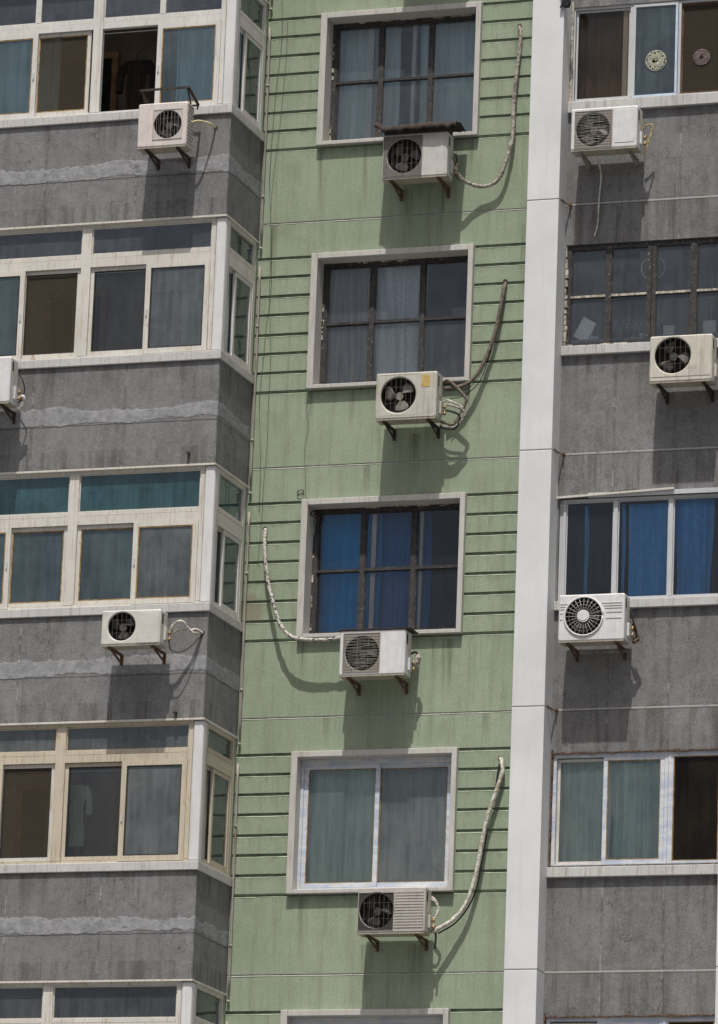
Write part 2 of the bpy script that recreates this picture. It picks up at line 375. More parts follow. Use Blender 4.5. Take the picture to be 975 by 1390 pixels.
GLI = mat_glass('clear_bay_glass', (.88, .90, .90), .06, (.26, .27, .27), 1.5)
GLS = mat_glass('side_glass', (.66, .74, .72), .26, (.20, .24, .23), 1.2, .5)
SCREEN = mat_screen()
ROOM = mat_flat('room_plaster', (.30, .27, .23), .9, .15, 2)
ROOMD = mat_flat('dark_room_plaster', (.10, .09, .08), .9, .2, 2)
WOOD = mat_flat('varnished_wood', (.36, .21, .10), .6, .3, 6)
DOORW = mat_flat('white_door', (.42, .41, .38), .7, .15, 4)
DARKM = mat_flat('dark_recess', (.030, .027, .024), .9, .3, 8)
RUST = mat_flat('rusty_iron', (.10, .06, .038), .85, .55, 25, .6)
RUSTD = mat_flat('dark_rusty_iron', (.045, .034, .028), .85, .5, 25, .6)
GALV = mat_flat('grey_bracket', (.22, .20, .17), .7, .5, 25, .3)
BRASS = mat_flat('tarnished_brass', (.30, .22, .11), .5, .4, 30, .2, .6)
BLACK = mat_flat('black_rubber', (.018, .018, .018), .6, .4, 20)
FANG = mat_flat('dusty_fan_blade', (.20, .18, .16), .6, .35, 14)
FAND = mat_flat('dark_fan_blade', (.075, .065, .06), .6, .35, 14)
WIREG = mat_flat('wire_grille', (.14, .12, .105), .6, .4, 20)
WIREL = mat_flat('pale_wire', (.36, .35, .32), .6, .3, 20)
THINC = mat_flat('weathered_cable', (.06, .065, .05), .8, .3, 20)
LABELM = mat_flat('yellowed_paper', (.45, .33, .12), .9, .2, 30)

# ------------------------------------------------------------------ the setting
def ground():
    k = NM('asphalt'); a = k.noise(.5, 5, .6); b = k.noise(60, 3, .7)
    c = k.mix(k.ramp(a, .35, .65), (.10, .10, .098), (.16, .155, .15)); c = k.mix(k.ramp(b, .4, .7, 0, .5), c, (.24, .23, .22))
    return k.done(c, .9, k.bump(b, .4, .01))
g = MB().quad((-2500, -2500, 0), (2500, -2500, 0), (2500, 2500, 0), (-2500, 2500, 0))
tag(obj('ground', g, ground()), kind='structure')
pv = MB().box(-40, 40, -6, 8, 0, .13)
tag(obj('pavement', pv, mat_flat('concrete_paving', (.30, .29, .27), .9, .15, 3), bevel=.02), kind='structure')

# ------------------------------------------------------------------ the building
B = empty('apartment_building', (0, 0, 0), 'apartment block with green grooved wall, grey pebbledash bays and white pilaster', 'building')
ZT = Z0+5.9
def F_(k): return Z0-k*H
GX0, GX1 = -4.13, -.85
FLOORS = range(-1, 5)

def profile(holes, seam=True):
    pts = []                                         # (z, y, kind)
    for k in range(-2, 7):
        b = F_(k)
        for g_ in GRV:
            j = b+g_+random.uniform(-.004, .004)
            pts += [(j+.014, 0, 0), (j+.0139, .022, 1), (j-.012, .022, 1), (j-.026, -.002, 2), (j-.032, 0, 0)]
        pts += [(b+.006, 0, 0), (b+.0059, .010, 1), (b-.002, .010, 3), (b-.014, -.003, 3), (b-.016, 0, 0)]
    for a in holes: pts += [(a[2], 0, 0), (a[3], 0, 0)]
    pts += [(0.13, 0, 0), (ZT, 0, 0)]
    pts = sorted([p for p in pts if .13 <= p[0] <= ZT], key=lambda p: -p[0])
    return pts

def grooved_wall(name, x0, x1, holes):
    mb = MB(); pts = profile(holes)
    xs = set([x0, x1]+[h[0] for h in holes]+[h[1] for h in holes])
    n = int((x1-x0)/.1)
    for i in range(n+1): xs.add(round(x0+(x1-x0)*i/n, 4))
    xs = sorted(xs); cols = []
    for x in xs:
        cols.append([(x, p[1]+(.0022*(mnoise.noise(Vector((x*3, 0, p[0]*40)))) if p[2] else 0), p[0]+(.0045*mnoise.noise(Vector((x*5, 3, p[0]*30))) if p[2] in (1, 2, 3) else 0)) for p in pts])
    for i in range(len(xs)-1):
        xm = (xs[i]+xs[i+1])/2
        for j in range(len(pts)-1):
            if pts[j][0]-pts[j+1][0] < 1e-6: continue
            zm = (pts[j][0]+pts[j+1][0])/2
            if any(h[0] < xm < h[1] and h[2] < zm < h[3] for h in holes): continue
            ka, kb = pts[j][2], pts[j+1][2]
            m = 0
            if ka == 1 and kb == 1: m = 1
            if kb == 1 and ka == 0: m = 1
            if ka == 1 and kb == 2: m = 3
            if ka == 3 and kb in (3,): m = 2
            if ka == 1 and kb == 3: m = 2
            if ka == 3 and kb == 0: m = 2
            mb.quad(cols[i][j+1], cols[i+1][j+1], cols[i+1][j], cols[i][j], m=m)
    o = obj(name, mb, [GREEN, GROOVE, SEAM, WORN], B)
    return o
gh = [(-3.42, -1.64, F_(k)+.87, F_(k)+2.36) for k in FLOORS]
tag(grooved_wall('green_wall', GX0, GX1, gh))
SHX = 5.74+.125
gh2 = [(-3.42+SHX, -1.64+SHX, F_(k)+.87, F_(k)+2.36) for k in FLOORS]
grooved_wall('green_wall', 1.70, 5.0, gh2)

# pilasters with open joints
def pilaster(x0, x1):
    mb = MB(); zs = [.13]+[F_(k)-.04 for k in range(6, -3, -1)]+[ZT]
    for a, b in zip(zs[:-1], zs[1:]):
        mb.box(x0, x1, -.38, .1, a+.004, b-.004)
    mb.box(x0+.006, x1-.006, -.374, .09, .13, ZT-.01, 1)
    obj('pilaster', mb, [PIL, GROOVE], B, bevel=.006)
pilaster(-.905, -.545)
pilaster(1.375, 1.735)

# right-hand grey wall, y = -.1
def plain_wall(name, x0, x1, y, z0, z1, holes, mat, th=.25):
    mb = MB()
    xs = sorted({x0, x1, *[h[0] for h in holes], *[h[1] for h in holes]}); zs = sorted({z0, z1, *[h[2] for h in holes], *[h[3] for h in holes]})
    for i in range(len(xs)-1):
        for j in range(len(zs)-1):
            xm = (xs[i]+xs[i+1])/2; zm = (zs[j]+zs[j+1])/2
            if any(h[0] < xm < h[1] and h[2] < zm < h[3] for h in holes): continue
            mb.quad((xs[i], y, zs[j]), (xs[i+1], y, zs[j]), (xs[i+1], y, zs[j+1]), (xs[i], y, zs[j+1]))
    for h in holes:
        a, b, c, d = h; e = y+th
        mb.quad((a, y, c), (a, e, c), (a, e, d), (a, y, d)); mb.quad((b, y, c), (b, y, d), (b, e, d), (b, e, c))
        mb.quad((a, y, d), (a, e, d), (b, e, d), (b, y, d)); mb.quad((a, y, c), (b, y, c), (b, e, c), (a, e, c))
    return obj(name, mb, mat, B)
RX0, RX1 = -.525, 1.355
rtop = {0: 2.235, 1: 2.315, 2: 2.285, 3: 2.305}
rh = [(RX0, RX1, F_(k)+1.10, F_(k)+rtop.get(k, 2.3)) for k in FLOORS]
plain_wall('grey_wall', -.56, 1.39, -.10, .13, ZT, rh, PEB_R)
plain_wall('grey_wall', -14, -8.98, 0, .13, ZT, [], PEB_R)
# hull behind the facade
hull = MB().box(-14, 5.0, 5.0, 9.0, .13, ZT).box(-14, 5.0, -.02, 4.99, ZT-.15, ZT).box(-14, -13.8, .02, 4.99, .13, ZT-.16).box(4.8, 4.99, .02, 4.99, .13, ZT-.16)
obj('rear_wall', hull, PEB_R, B)

# rooms behind the openings
def room(x0, x1, y0, y1, z0, z1, mat):
    mb = MB()
    mb.quad((x0, y1, z0), (x1, y1, z0), (x1, y1, z1), (x0, y1, z1)); mb.quad((x0, y0, z0), (x0, y1, z0), (x0, y1, z1), (x0, y0, z1))
    mb.quad((x1, y0, z0), (x1, y0, z1), (x1, y1, z1), (x1, y1, z0)); mb.quad((x0, y0, z1), (x0, y1, z1), (x1, y1, z1), (x1, y0, z1))
    mb.quad((x0, y0, z0), (x1, y0, z0), (x1, y1, z0), (x0, y1, z0))
    return mb
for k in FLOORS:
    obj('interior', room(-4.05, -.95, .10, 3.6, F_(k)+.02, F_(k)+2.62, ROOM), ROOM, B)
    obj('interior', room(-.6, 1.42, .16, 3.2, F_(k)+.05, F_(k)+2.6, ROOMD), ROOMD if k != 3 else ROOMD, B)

# ------------------------------------------------------------------ green-wall windows
def surround(win, dx, z):
    mb = MB()
    x0, x1, a, b = -3.467+dx, -1.596+dx, z+.860, z+2.411
    i0, i1, c, d = -3.392+dx, -1.655+dx, z+.905, z+2.345
    mb.box(x0, i0, -.068, .30, a, b); mb.box(i1, x1, -.068, .30, a, b)
    mb.box(i0, i1, -.0665, .30, a, c); mb.box(i0, i1, -.0665, .30, d, b)
    return obj('surround', mb, SURR, win, bevel=.006)

def steel_window(name, dx, z, par):
    """old steel casement, three lights with a middle bar"""
    w = empty(name, (0, 0, 0), None, None); w.parent = par
    surround(w, dx, z)
    f = MB(); X0, X1, A, D_ = -3.392+dx, -1.655+dx, z+.905, z+2.345; y0, y1 = .155, .20
    f.box(X0, X0+.055, y0, y1, A, D_); f.box(X1-.055, X1, y0, y1, A, D_)
    f.box(X0+.055, X1-.055, y0+.001, y1, A, A+.05); f.box(X0+.055, X1-.055, y0+.001, y1, D_-.05, D_)
    for a, b in ((-2.843, -2.787), (-2.258, -2.206)): f.box(a+dx, b+dx, y0+.002, y1, A+.05, D_-.05)
    obj('frame', f, STEEL, w)
    cells = [(-3.337, -2.843), (-2.787, -2.258), (-2.206, -1.71)]
    br = MB(); pu = MB(); pn = MB()
    for a, b in cells:
        br.box(a+dx+.001, b+dx-.001, y0-.004, y0+.02, z+1.633, z+1.655)
        for q, r_ in ((A+.052, z+1.632), (z+1.656, D_-.052)):
            pu.ring(a+dx, b+dx, q, r_, random.uniform(.008, .015), y0+.012, y0+.028)
            pn.quad((a+dx, y0+.022, q), (b+dx, y0+.022, q), (b+dx, y0+.022, r_), (a+dx, y0+.022, r_))
    obj('glazing_bar', br, STEEL, w); obj('putty', pu, [STEEL], w)
    # ragged patches of mortar round the frame
    p = MB(); rng = random.Random(int(z*10))
    for _ in range(26):
        t = rng.random()
        if t < .4: x = X0+.004; zz = rng.uniform(A, D_); p.box(x, x+rng.uniform(.008, .022), y0-.006, y0+.004, zz, min(D_, zz+rng.uniform(.02, .1)))
        elif t < .55: x = X1-.02; zz = rng.uniform(A, D_); p.box(x, X1-.002, y0-.006, y0+.004, zz, min(D_, zz+rng.uniform(.02, .08)))
        elif t < .8: xx = rng.uniform(X0+.05, X1-.2); p.box(xx, xx+rng.uniform(.03, .14), y0-.007, y0+.004, D_-rng.uniform(.008, .02), D_-.001)
        else: xx = rng.uniform(X0+.05, X1-.2); p.box(xx, xx+rng.uniform(.03, .14), y0-.007, y0+.004, A+.001, A+rng.uniform(.01, .026))
    obj('mortar', p, PUTTY, w)
    return w, pn
def inner_window(w, dx, z, bars, y=.30, x0=-3.42, x1=-1.63, mat=None):
    f = MB(); f.ring(x0+dx, x1+dx, z+.905, z+2.37, .05, y, y+.05)
    for a, b in bars: f.box(a+dx, b+dx, y+.001, y+.05, z+.955, z+2.32)
    obj('inner_frame', f, mat or FRA, w)

def wtop(parent_name): pass
W1, p1 = steel_window('window', 0, F_(0), B); obj('pane', p1, GL, W1); inner_window(W1, 0, F_(0), [(-2.99, -2.93), (-2.475, -2.435)], y=.225, mat=FRW)
W2, p2 = steel_window('window', 0, F_(1), B); obj('pane', p2, GL, W2)
W3, p3 = steel_window('window', 0, F_(2), B); obj('pane', p3, GLC, W3); inner_window(W3, 0, F_(2), [(-2.74, -2.69), (-2.19, -2.155)], y=.225, mat=FRW)

def slider_window(name, dx, z, par, glass=(None, None)):
    w = empty(name, (0, 0, 0), None, None); w.parent = par
    surround(w, dx, z)
    X0, X1, A, D_ = -3.392+dx, -1.655+dx, z+.905, z+2.345
    f = MB().ring(X0+.002, X1-.002, A+.002, D_-.002, .035, .07, .16, wt=.06); obj('frame', f, FILM, w)
    s = MB().ring(X0+.04, -2.495+dx, A+.04, z+2.282, .048, .075, .10); obj('sash', s, FILM, w)
    s = MB().ring(-2.563+dx, X1-.04, A+.04, z+2.282, .048, .105, .13); obj('sash', s, FILM, w)
    b = MB().ring(X0+.088, -2.543+dx, A+.088, z+2.234, .008, .078, .09).ring(-2.495+dx, X1-.088, A+.088, z+2.234, .008, .108, .12); obj('gasket', b, BEAD, w)
    p = MB().quad((X0+.09, .088, A+.09), (-2.545+dx, .088, A+.09), (-2.545+dx, .088, z+2.23), (X0+.09, .088, z+2.23))
    obj('pane', p, glass[0] or GLG, w)
    p = MB().quad((-2.50+dx, .118, A+.09), (X1-.09, .118, A+.09), (X1-.09, .118, z+2.23), (-2.50+dx, .118, z+2.23)); obj('pane', p, glass[1] or GLD, w)
    return w
W4 = slider_window('window', 0, F_(3), B)
W5 = slider_window('window', 0, F_(4), B)
WU, pu_ = steel_window('window', 0, F_(-1), B); obj('pane', pu_, GLD, WU)
for k in FLOORS: slider_window('window', SHX, F_(k), B)

# ------------------------------------------------------------------ enclosed bays at the left
BX, BL, BY = -4.112, -9.0, -1.066
for k in range(-2, 6):
    z = F_(k); mb = MB()
    mb.box(BL, BX, BY, BY+.12, z-.2, z+.955)
    mb.box(BX-.12, BX, BY+.12, 0, z-.2, z+.955); mb.box(BL, BL+.12, BY+.12, 0, z-.2, z+.955)
    mb.box(BL+.12, BX-.12, BY+.12, 0, z-.2, z-.06)
    if k == 5: mb.box(BL+.01, BX-.01, BY+.01, -.005, .13, z-.2)
    obj('bay_parapet', mb, PEB_L, B, bevel=.006)
    if k < -1: continue
    s = MB(); s.box(BL-.01, BX+.018, BY-.028, BY+.14, z+.957, z+1.052); s.box(BX-.14, BX+.018, BY+.14, -.002, z+.957, z+1.052); s.box(BL-.01, BL+.14, BY+.14, -.002, z+.957, z+1.052)
    obj('bay_sill', s, SILL, B, bevel=.006)
    lp = MB(); lp.box(BL, BX+.006, BY-.006, BY+.05, z-.222, z-.201); lp.box(BX-.05, BX+.006, BY+.05, -.004, z-.222, z-.201)
    obj('drip_edge', lp, FRY, B)

bay = {-1: (2.245, 2.09, FRW), 0: (2.185, 2.055, FRW), 1: (2.245, 2.09, FRY), 2: (2.125, 1.975, FRY), 3: (2.285, 2.15, FRT), 4: (2.2, 2.06, FRY)}
def bay_window(k):
    z = F_(k); tb, lh, fm = bay[k]
    w = empty('bay_window', (0, 0, 0), None, None); w.parent = B
    yf, yb = -1.03, -.97; zb, zt = z+1.054, z+2.575
    post = MB(); n = 14
    # rounded corner post
    c = (-4.172, -.985); rr = .062
    post.box(-4.234, -4.114, -1.048, -.93, zb, zt)
    obj('corner_post', post, POST, w, bevel=.022)
    f = MB()
    f.box(BL+.02, -4.236, yf, yb, z+2.545, z+2.577)                       # head
    f.box(BL+.02, -4.236, yf, yb, zb, zb+.035)                            # bottom rail
    mull = [(-8.95, -8.90), (-7.41, -7.30), (-5.80, -5.69), (-4.285, -4.236)]
    for a, b in mull: f.box(a, b, yf-.003, yb, zb+.035, z+2.545)
    groups = [(-8.90, -7.41), (-7.30, -5.80), (-5.69, -4.285)]
    for a, b in groups:
        f.box(a, b, yf+.001, yb, z+tb-.045, z+tb-.005)                     # transom rail
        f.box(a, b, yf-.006, yb, z+lh+.004, z+tb-.050)                     # head of the sliders
    if k == 0:
        for x in (-7.95, -6.505, -5.02): f.box(x, x+.065, yf+.001, yb, z+tb, z+2.545)
    obj('frame', f, fm, w)
    gk = MB()
    glass_t = {0: GLB, 1: GLB, 2: GLX, 3: GLD}.get(k, GLB)
    tp = MB()
    for a, b in groups:
        gk.ring(a+.002, b-.002, z+tb-.003, z+2.543, .012, yf+.012, yf+.03)
        tp.quad((a, yf+.026, z+tb-.005), (b, yf+.026, z+tb-.005), (b, yf+.026, z+2.546), (a, yf+.026, z+2.546))
    obj('transom_gasket', gk, fm, w); obj('pane', tp, glass_t, w)
    # sliding sashes: (x0, x1, kind, y)
    lay = {
     0: [(-7.27, -6.455, 'teal', 0), (-5.655, -4.99, 'open', 1), (-5.03, -4.287, 'teal', 0), (-6.49, -5.83, 'screen', 1)],
     1: [(-7.27, -6.455, 'teal', 0), (-6.49, -5.805, 'screen', 1), (-5.688, -4.96, 'grey', 1), (-5.03, -4.287, 'dust', 0)],
     2: [(-7.27, -6.455, 'teal', 0), (-6.49, -5.805, 'teal', 1), (-5.688, -4.96, 'teal', 1), (-5.03, -4.287, 'dust', 0)],
     3: [(-7.27, -6.40, 'grey', 0), (-6.44, -5.805, 'screen', 1), (-5.688, -4.96, 'grey', 1), (-5.03, -4.287, 'dust', 0)]}
    for (a, b, kind, back) in lay.get(k, lay[2])+[(-8.88, -8.1, 'teal', 0), (-8.14, -7.43, 'teal', 1)]:
        y = yf-.012+back*.032
        za, zc = zb+.030+(.012 if back else -.012), z+lh+(.0 if back else .012)
        if kind == 'open':
            continue
        sw = .058 if not back else .04
        s = MB().ring(a, b, za, zc, sw, y, y+.028); o = obj('sash', s, fm if kind != 'screen' else FRY, w)
        g_ = MB().ring(a+sw, b-sw, za+sw, zc-sw, .013, y+.003, y+.02); obj('gasket', g_, BEAD if (a*10+k) % 2 > .8 else BEADD, w)
        p = MB().quad((a+sw-.004, y+.016, za+sw-.004), (b-sw+.004, y+.016, za+sw-.004), (b-sw+.004, y+.016, zc-sw+.004), (a+sw-.004, y+.016, zc-sw+.004))
        if kind == 'screen': obj('insect_screen', p, SCREEN, w)
        else: obj('pane', p, {'teal': GLT, 'grey': GLI if k in (1, 3) else GLB, 'dust': GLD}[kind], w)
        if not back: h = MB().box(b-sw+.015, b-sw+.035, y-.012, y, z+1.52, z+1.6) if a < -5.5 else MB().box(a+.018, a+.036, y-.012, y, z+1.5, z+1.58); obj('latch', h, FRA, w)
    # side light, facing right
    xf, xb = -4.122, -4.18
    s = MB(); y0, y1 = -.925, -.06
    s.ringx(y0, y1, z+tb-.01, z+2.577, .045, xb, xf); s.ringx(y0, y1, zb, z+lh+.03, .045, xb, xf)
    s.box(xb, xf-.002, y0+.001, y1-.001, z+lh+.032, z+tb-.012)
    obj('side_frame', s, fm, w)
    ym = -.60
    s = MB().ringx(ym-.06, y1-.05, zb+.05, z+lh-.02, .045, xf-.035, xf-.006); obj('side_sash', s, FRW if k in (1, 2) else fm, w)
    s = MB().ringx(y0+.047, ym+.0, zb+.05, z+lh-.02, .03, xf-.058, xf-.037); obj('side_sash', s, fm, w)
    p = MB().quad((xf-.02, ym-.02, zb+.09), (xf-.02, y1-.09, zb+.09), (xf-.02, y1-.09, z+lh-.06), (xf-.02, ym-.02, z+lh-.06)); obj('pane', p, GLS, w)
    if k != 2:
        p = MB().quad((xf-.047, y0+.075, zb+.075), (xf-.047, ym-.02, zb+.075), (xf-.047, ym-.02, z+lh-.045), (xf-.047, y0+.075, z+lh-.045)); obj('pane', p, GLT, w)
    p = MB().quad((xf-.03, y0+.04, z+tb+.03), (xf-.03, y1-.04, z+tb+.03), (xf-.03, y1-.04, z+2.54), (xf-.03, y0+.04, z+2.54)); obj('pane', p, GLX if k == 2 else GLS, w)
    # left end of the bay
    s = MB().ringx(-.96, -.06, zb, z+2.577, .06, -8.98, -8.93); obj('side_frame', s, fm, w)
    p = MB().quad((-8.95, -.93, zb+.04), (-8.95, -.08, zb+.04), (-8.95, -.08, z+2.54), (-8.95, -.93, z+2.54)); obj('pane', p, GLG, w)
    s = MB().box(BX-.07, BX-.004, -.058, -.003, zb, z+2.577); obj('wall_strip', s, GREEN, w)
for k in FLOORS: bay_window(k)

# inner wall of each balcony with its door and window
for k in FLOORS:
    z = F_(k); tone = {0: (.26, .19, .14), 1: (.36, .31, .25), 2: (.48, .54, .54), 3: (.38, .31, .24)}.get(k, (.2, .18, .15))
    mw = mat_flat('balcony_paint', tone, .85, .2, 3)
    mb = MB().quad((BL, .03, z-.06), (BX, .03, z-.06), (BX, .03, z+2.6), (BL, .03, z+2.6))
    mb.quad((BX-.001, .02, z+2.58), (BX-.001, -.01, z+2.58), (BX-.001, -.01, z+1), (BX-.001, .02, z+1))
    obj('balcony_wall', mb, mw, B)
    rng = random.Random(k+31)
    for xd in (-8.3, -6.25, -5.05):
        d = empty('balcony_door', (0, 0, 0), None, None); d.parent = B
        fm = WOOD if k in (0, 3, 1) else DOORW; wd = rng.uniform(.7, .85)
        if xd == -5.05 and k == 1: fm = DOORW
        f = MB().ring(xd-wd/2, xd+wd/2, z-.05, z+2.15, .07, -.03, .028); f.box(xd-.035, xd+.03, -.025, .028, z+.95, z+2.08); obj('frame', f, fm, d)
        p = MB().box(xd-wd/2+.07, xd+wd/2-.07, -.005, .02, z, z+.95); obj('panel', p, fm, d)
        p = MB().quad((xd-wd/2+.07, .015, z+.95), (xd+wd/2-.07, .015, z+.95), (xd+wd/2-.07, .015, z+2.08), (xd-wd/2+.07, .015, z+2.08)); obj('pane', p, DARKM, d)

# ------------------------------------------------------------------ right-hand windows
def rsill(w, k, zt=1.13, zb=1.03):
    z = F_(k); obj('sill', MB().box(-.543, 1.373, -.148, .02, z+zb, z+zt), SILL, w, bevel=.006)
def pane_(w, x0, x1, z0, z1, y, mat, name='pane'):
    return obj(name, MB().quad((x0, y, z0), (x1, y, z0), (x1, y, z1), (x0, y, z1)), mat, w)

def right0(k=0):
    z = F_(k); w = empty('window', (0, 0, 0), None, None); w.parent = B
    rsill(w, k, 1.135, 1.01)
    f = MB().ring(RX0+.002, RX1-.002, z+1.136, z+2.233, .026, -.085, .0); f.box(.127, .163, -.086, 0, z+1.165, z+2.205); f.box(.672, .700, -.086, 0, z+1.165, z+2.205)
    obj('frame', f, FRA, w)
    s = MB().ring(-.49, .125, z+1.17, z+2.20, .02, -.06, -.04); s.box(.035, .09, -.045, -.03, z+1.19, z+2.18); obj('sash', s, FRA, w)
    s = MB().ring(.165, .668, z+1.150, z+2.215, .026, -.098, -.07); obj('sash', s, FRA, w)
    s = MB().box(.642, .667, -.103, -.0985, z+1.18, z+2.19).box(.166, .667, -.103, -.0985, z+1.151, z+1.173); obj('film_strip', s, mat_flat('pale_blue_film', (.45, .55, .66), .4, .12, 8), w)
    s = MB().ring(.702, 1.33, z+1.17, z+2.20, .02, -.06, -.04); obj('sash', s, RUST, w)
    pane_(w, -.47, .105, z+1.19, z+2.18, -.05, mat_glass('brown_film_glass', (.85, .78, .66), .08, (.20, .17, .13), .8)); pane_(w, .19, .642, z+1.175, z+2.19, -.085, GLT); pane_(w, .72, 1.31, z+1.19, z+2.18, -.05, SCREEN, 'insect_screen')
    st = MB().box(-.54, -.513, -.112, -.09, z+1.14, z+2.30); obj('jamb_strip', st, PUTTY, w)
    return w
RW1 = right0()

def right1(k=1):
    z = F_(k); w = empty('window', (0, 0, 0), None, None); w.parent = B
    rsill(w, k, 1.165, 1.062)
    f = MB(); A, D_ = z+1.166, z+2.313; y0, y1 = -.075, -.03
    f.ring(RX0+.002, RX1-.002, A, D_, .05, y0, y1, wb=.03, wt=.055)
    for a, b in ((-.082, -.018), (.383, .428), (.434, .480), (.866, .937)): f.box(a, b, y0-.004, y1, A+.03, D_-.055)
    obj('frame', f, STEEL, w)
    cells = [(-.473, -.082), (-.018, .383), (.48, .866), (.937, 1.303)]
    b = MB(); p = MB(); r_ = MB()
    for a, c in cells:
        b.box(a+.001, c-.001, y0-.003, y0+.02, z+1.718, z+1.742)
        for q, t in ((A+.031, z+1.717), (z+1.743, D_-.056)):
            p.ring(a, c, q, t, .009, y0+.008, y0+.026); r_.quad((a, y0+.02, q), (c, y0+.02, q), (c, y0+.02, t), (a, y0+.02, t))
    obj('glazing_bar', b, PUTTY, w); obj('putty', p, STEEL, w); obj('pane', r_, GL, w)
    m_ = MB(); rng = random.Random(3)
    zz = A
    while zz < D_-.1:
        l = rng.uniform(.03, .12); m_.box(RX0-.004, RX0+rng.uniform(.006, .03), -.108, y0-.002, zz, zz+l); zz += l+rng.uniform(0, .03)
    xx = RX0+.03
    while xx < .35:
        l = rng.uniform(.04, .16); m_.box(xx, xx+l, -.11, y0-.002, A-.001, A+rng.uniform(.008, .022)); xx += l+rng.uniform(.01, .06)
    obj('mortar', m_, PUTTY, w)
    return w
RW2 = right1()

def right2(k=2):
    z = F_(k); w = empty('window', (0, 0, 0), None, None); w.parent = B
    rsill(w, k, 1.142, 1.045)
    f = MB().ring(RX0+.045, RX1-.002, z+1.143, z+2.27, .028, -.085, -.02); f.box(.078, .122, -.086, -.02, z+1.172, z+2.24); f.box(.686, .732, -.086, -.02, z+1.172, z+2.24)
    f.box(RX0+.002, RX0+.043, -.07, -.02, z+1.143, z+2.27)
    obj('frame', f, FRA, w)
    g_ = MB().ring(-.45, .076, z+1.173, z+2.24, .012, -.07, -.05).ring(.124, .684, z+1.173, z+2.24, .012, -.07, -.05).ring(.734, 1.32, z+1.173, z+2.24, .012, -.07, -.05); obj('gasket', g_, FRA, w)
    for a, b in ((-.45, .076), (.124, .684), (.734, 1.32)): pane_(w, a, b, z+1.173, z+2.24, -.06, GLC)
    t = MB(); t.quad((-.56, -.135, z+2.272), (.35, -.15, z+2.345), (.35, -.11, z+2.352), (-.56, -.105, z+2.29)); t.bar((-.56, -.13, z+2.283), (.75, -.13, z+2.335), .03, .022)
    obj('loose_trim', t, FRY, w)
    b_ = MB().box(-.2, 1.36, -.125, -.101, z+2.275, z+2.325); obj('head_strip', b_, FRA, w)
    return w
RW3 = right2()

def right3(k=3):
    z = F_(k); w = empty('window', (0, 0, 0), None, None); w.parent = B
    rsill(w, k, 1.075, .968)
    f = MB().ring(RX0+.008, .742, z+1.078, z+2.295, .038, -.085, -.01); f.ring(.745, 1.345, z+1.078, z+2.295, .052, -.085, -.01)
    obj('frame', f, FILM, w)
    s = MB().ring(RX0+.05, .072, z+1.12, z+2.245, .030, -.045, -.025); obj('sash', s, FRY, w)
    s = MB().ring(.035, .70, z+1.11, z+2.262, .044, -.078, -.05); obj('sash', s, FILM, w)
    g_ = MB().ring(.081, .656, z+1.156, z+2.216, .009, -.074, -.058).ring(.800, 1.29, z+1.132, z+2.241, .008, -.08, -.06); obj('gasket', g_, BEAD, w)
    pane_(w, RX0+.075, .045, z+1.145, z+2.22, -.035, GLG); pane_(w, .08, .658, z+1.155, z+2.217, -.064, GLG)
    pane_(w, .80, 1.29, z+1.13, z+2.24, -.066, mat_glass('dark_glass', (.60, .50, .38), .10, (.13, .10, .07), .3))
    m_ = MB().box(RX0-.01, RX0+.002, -.107, -.087, z+1.0765, z+2.297).box(RX0, 1.33, -.107, -.0885, z+2.294, z+2.300).box(RX0, 1.33, -.107, -.0905, z+1.0762, z+1.0785); rng = random.Random(9); xx = RX0
    while xx < 1.3:
        l = rng.uniform(.03, .12); m_.box(xx, xx+l, -.114, -.088, z+2.296-rng.uniform(0, .012), z+2.296+rng.uniform(.006, .02)); xx += l+rng.uniform(0, .03)
    xx = RX0+.1
    while xx < 1.3:
        l = rng.uniform(.02, .12); m_.box(xx, xx+l, -.118, -.09, z+1.0765, z+1.078+rng.uniform(.004, .012)); xx += l+rng.uniform(.0, .12)
    zz = z+1.08
    while zz < z+2.28:
        l = rng.uniform(.03, .12); m_.box(RX0-.01, RX0+.008+rng.uniform(0, .006), -.108, -.086, zz, zz+l); zz += l+rng.uniform(0, .06)
    obj('rust_crust', m_, RUST, w)
    return w
RW4 = right3()
right3(4); right2(-1)

# ------------------------------------------------------------------ things behind the glass
def curtain(name, x0, x1, z0, z1, y, mat, label, amp=.03, folds=9, seed=0, gather=0, cat='curtain', group=None):
    rng = random.Random(seed); ph = [rng.uniform(0, 6.28) for _ in range(4)]
    def fn(u, v):
        xx = u+gather*(1-v)*(.5-u)*.5
        uu = u+.16*math.sin(u*3.3+ph[3])+.05*math.sin(u*11+ph[1])+.04*(1-v)*math.sin(u*7+ph[0])
        a = math.sin(uu*folds*6.28+ph[0]+1.1*math.sin(v*2+ph[1]))*(.7+.6*mnoise.noise(Vector((u*4, 9, seed))))+.35*math.sin(uu*folds*2.3*6.28+ph[2]+v*2.2)+1.1*mnoise.noise(Vector((u*5+seed, v*1.8, 0)))
        return (x0+(x1-x0)*xx+.006*math.sin(v*5+u*30), y+amp*a*(.55+.45*(1-v)), z0+(z1-z0)*v)
    mb = MB().grid(fn, int(folds*14), 14)
    o = obj(name, mb, mat, origin=((x0+x1)/2, y, z0)); return tag(o, label, cat, group)
TEAL = mat_cloth('pale_teal_cloth', (.70, .86, .87), (.50, .66, .69))
SHEER = mat_cloth('white_lace', (.92, .94, .96), (.70, .76, .82), 26)
GREYC = mat_cloth('grey_sheer_cloth', (.50, .49, .48), (.65, .63, .60), 0, .4, .35)
BLUE = mat_cloth('bright_blue_cloth', (.008, .42, .92), (.006, .30, .78), 20, .35)
BLUE2 = mat_cloth('mid_blue_cloth', (.12, .50, .95), (.06, .35, .84), 16, .35)
NAVY = mat_cloth('navy_blue_cloth', (.03, .16, .42), (.02, .10, .30), 0, .3)
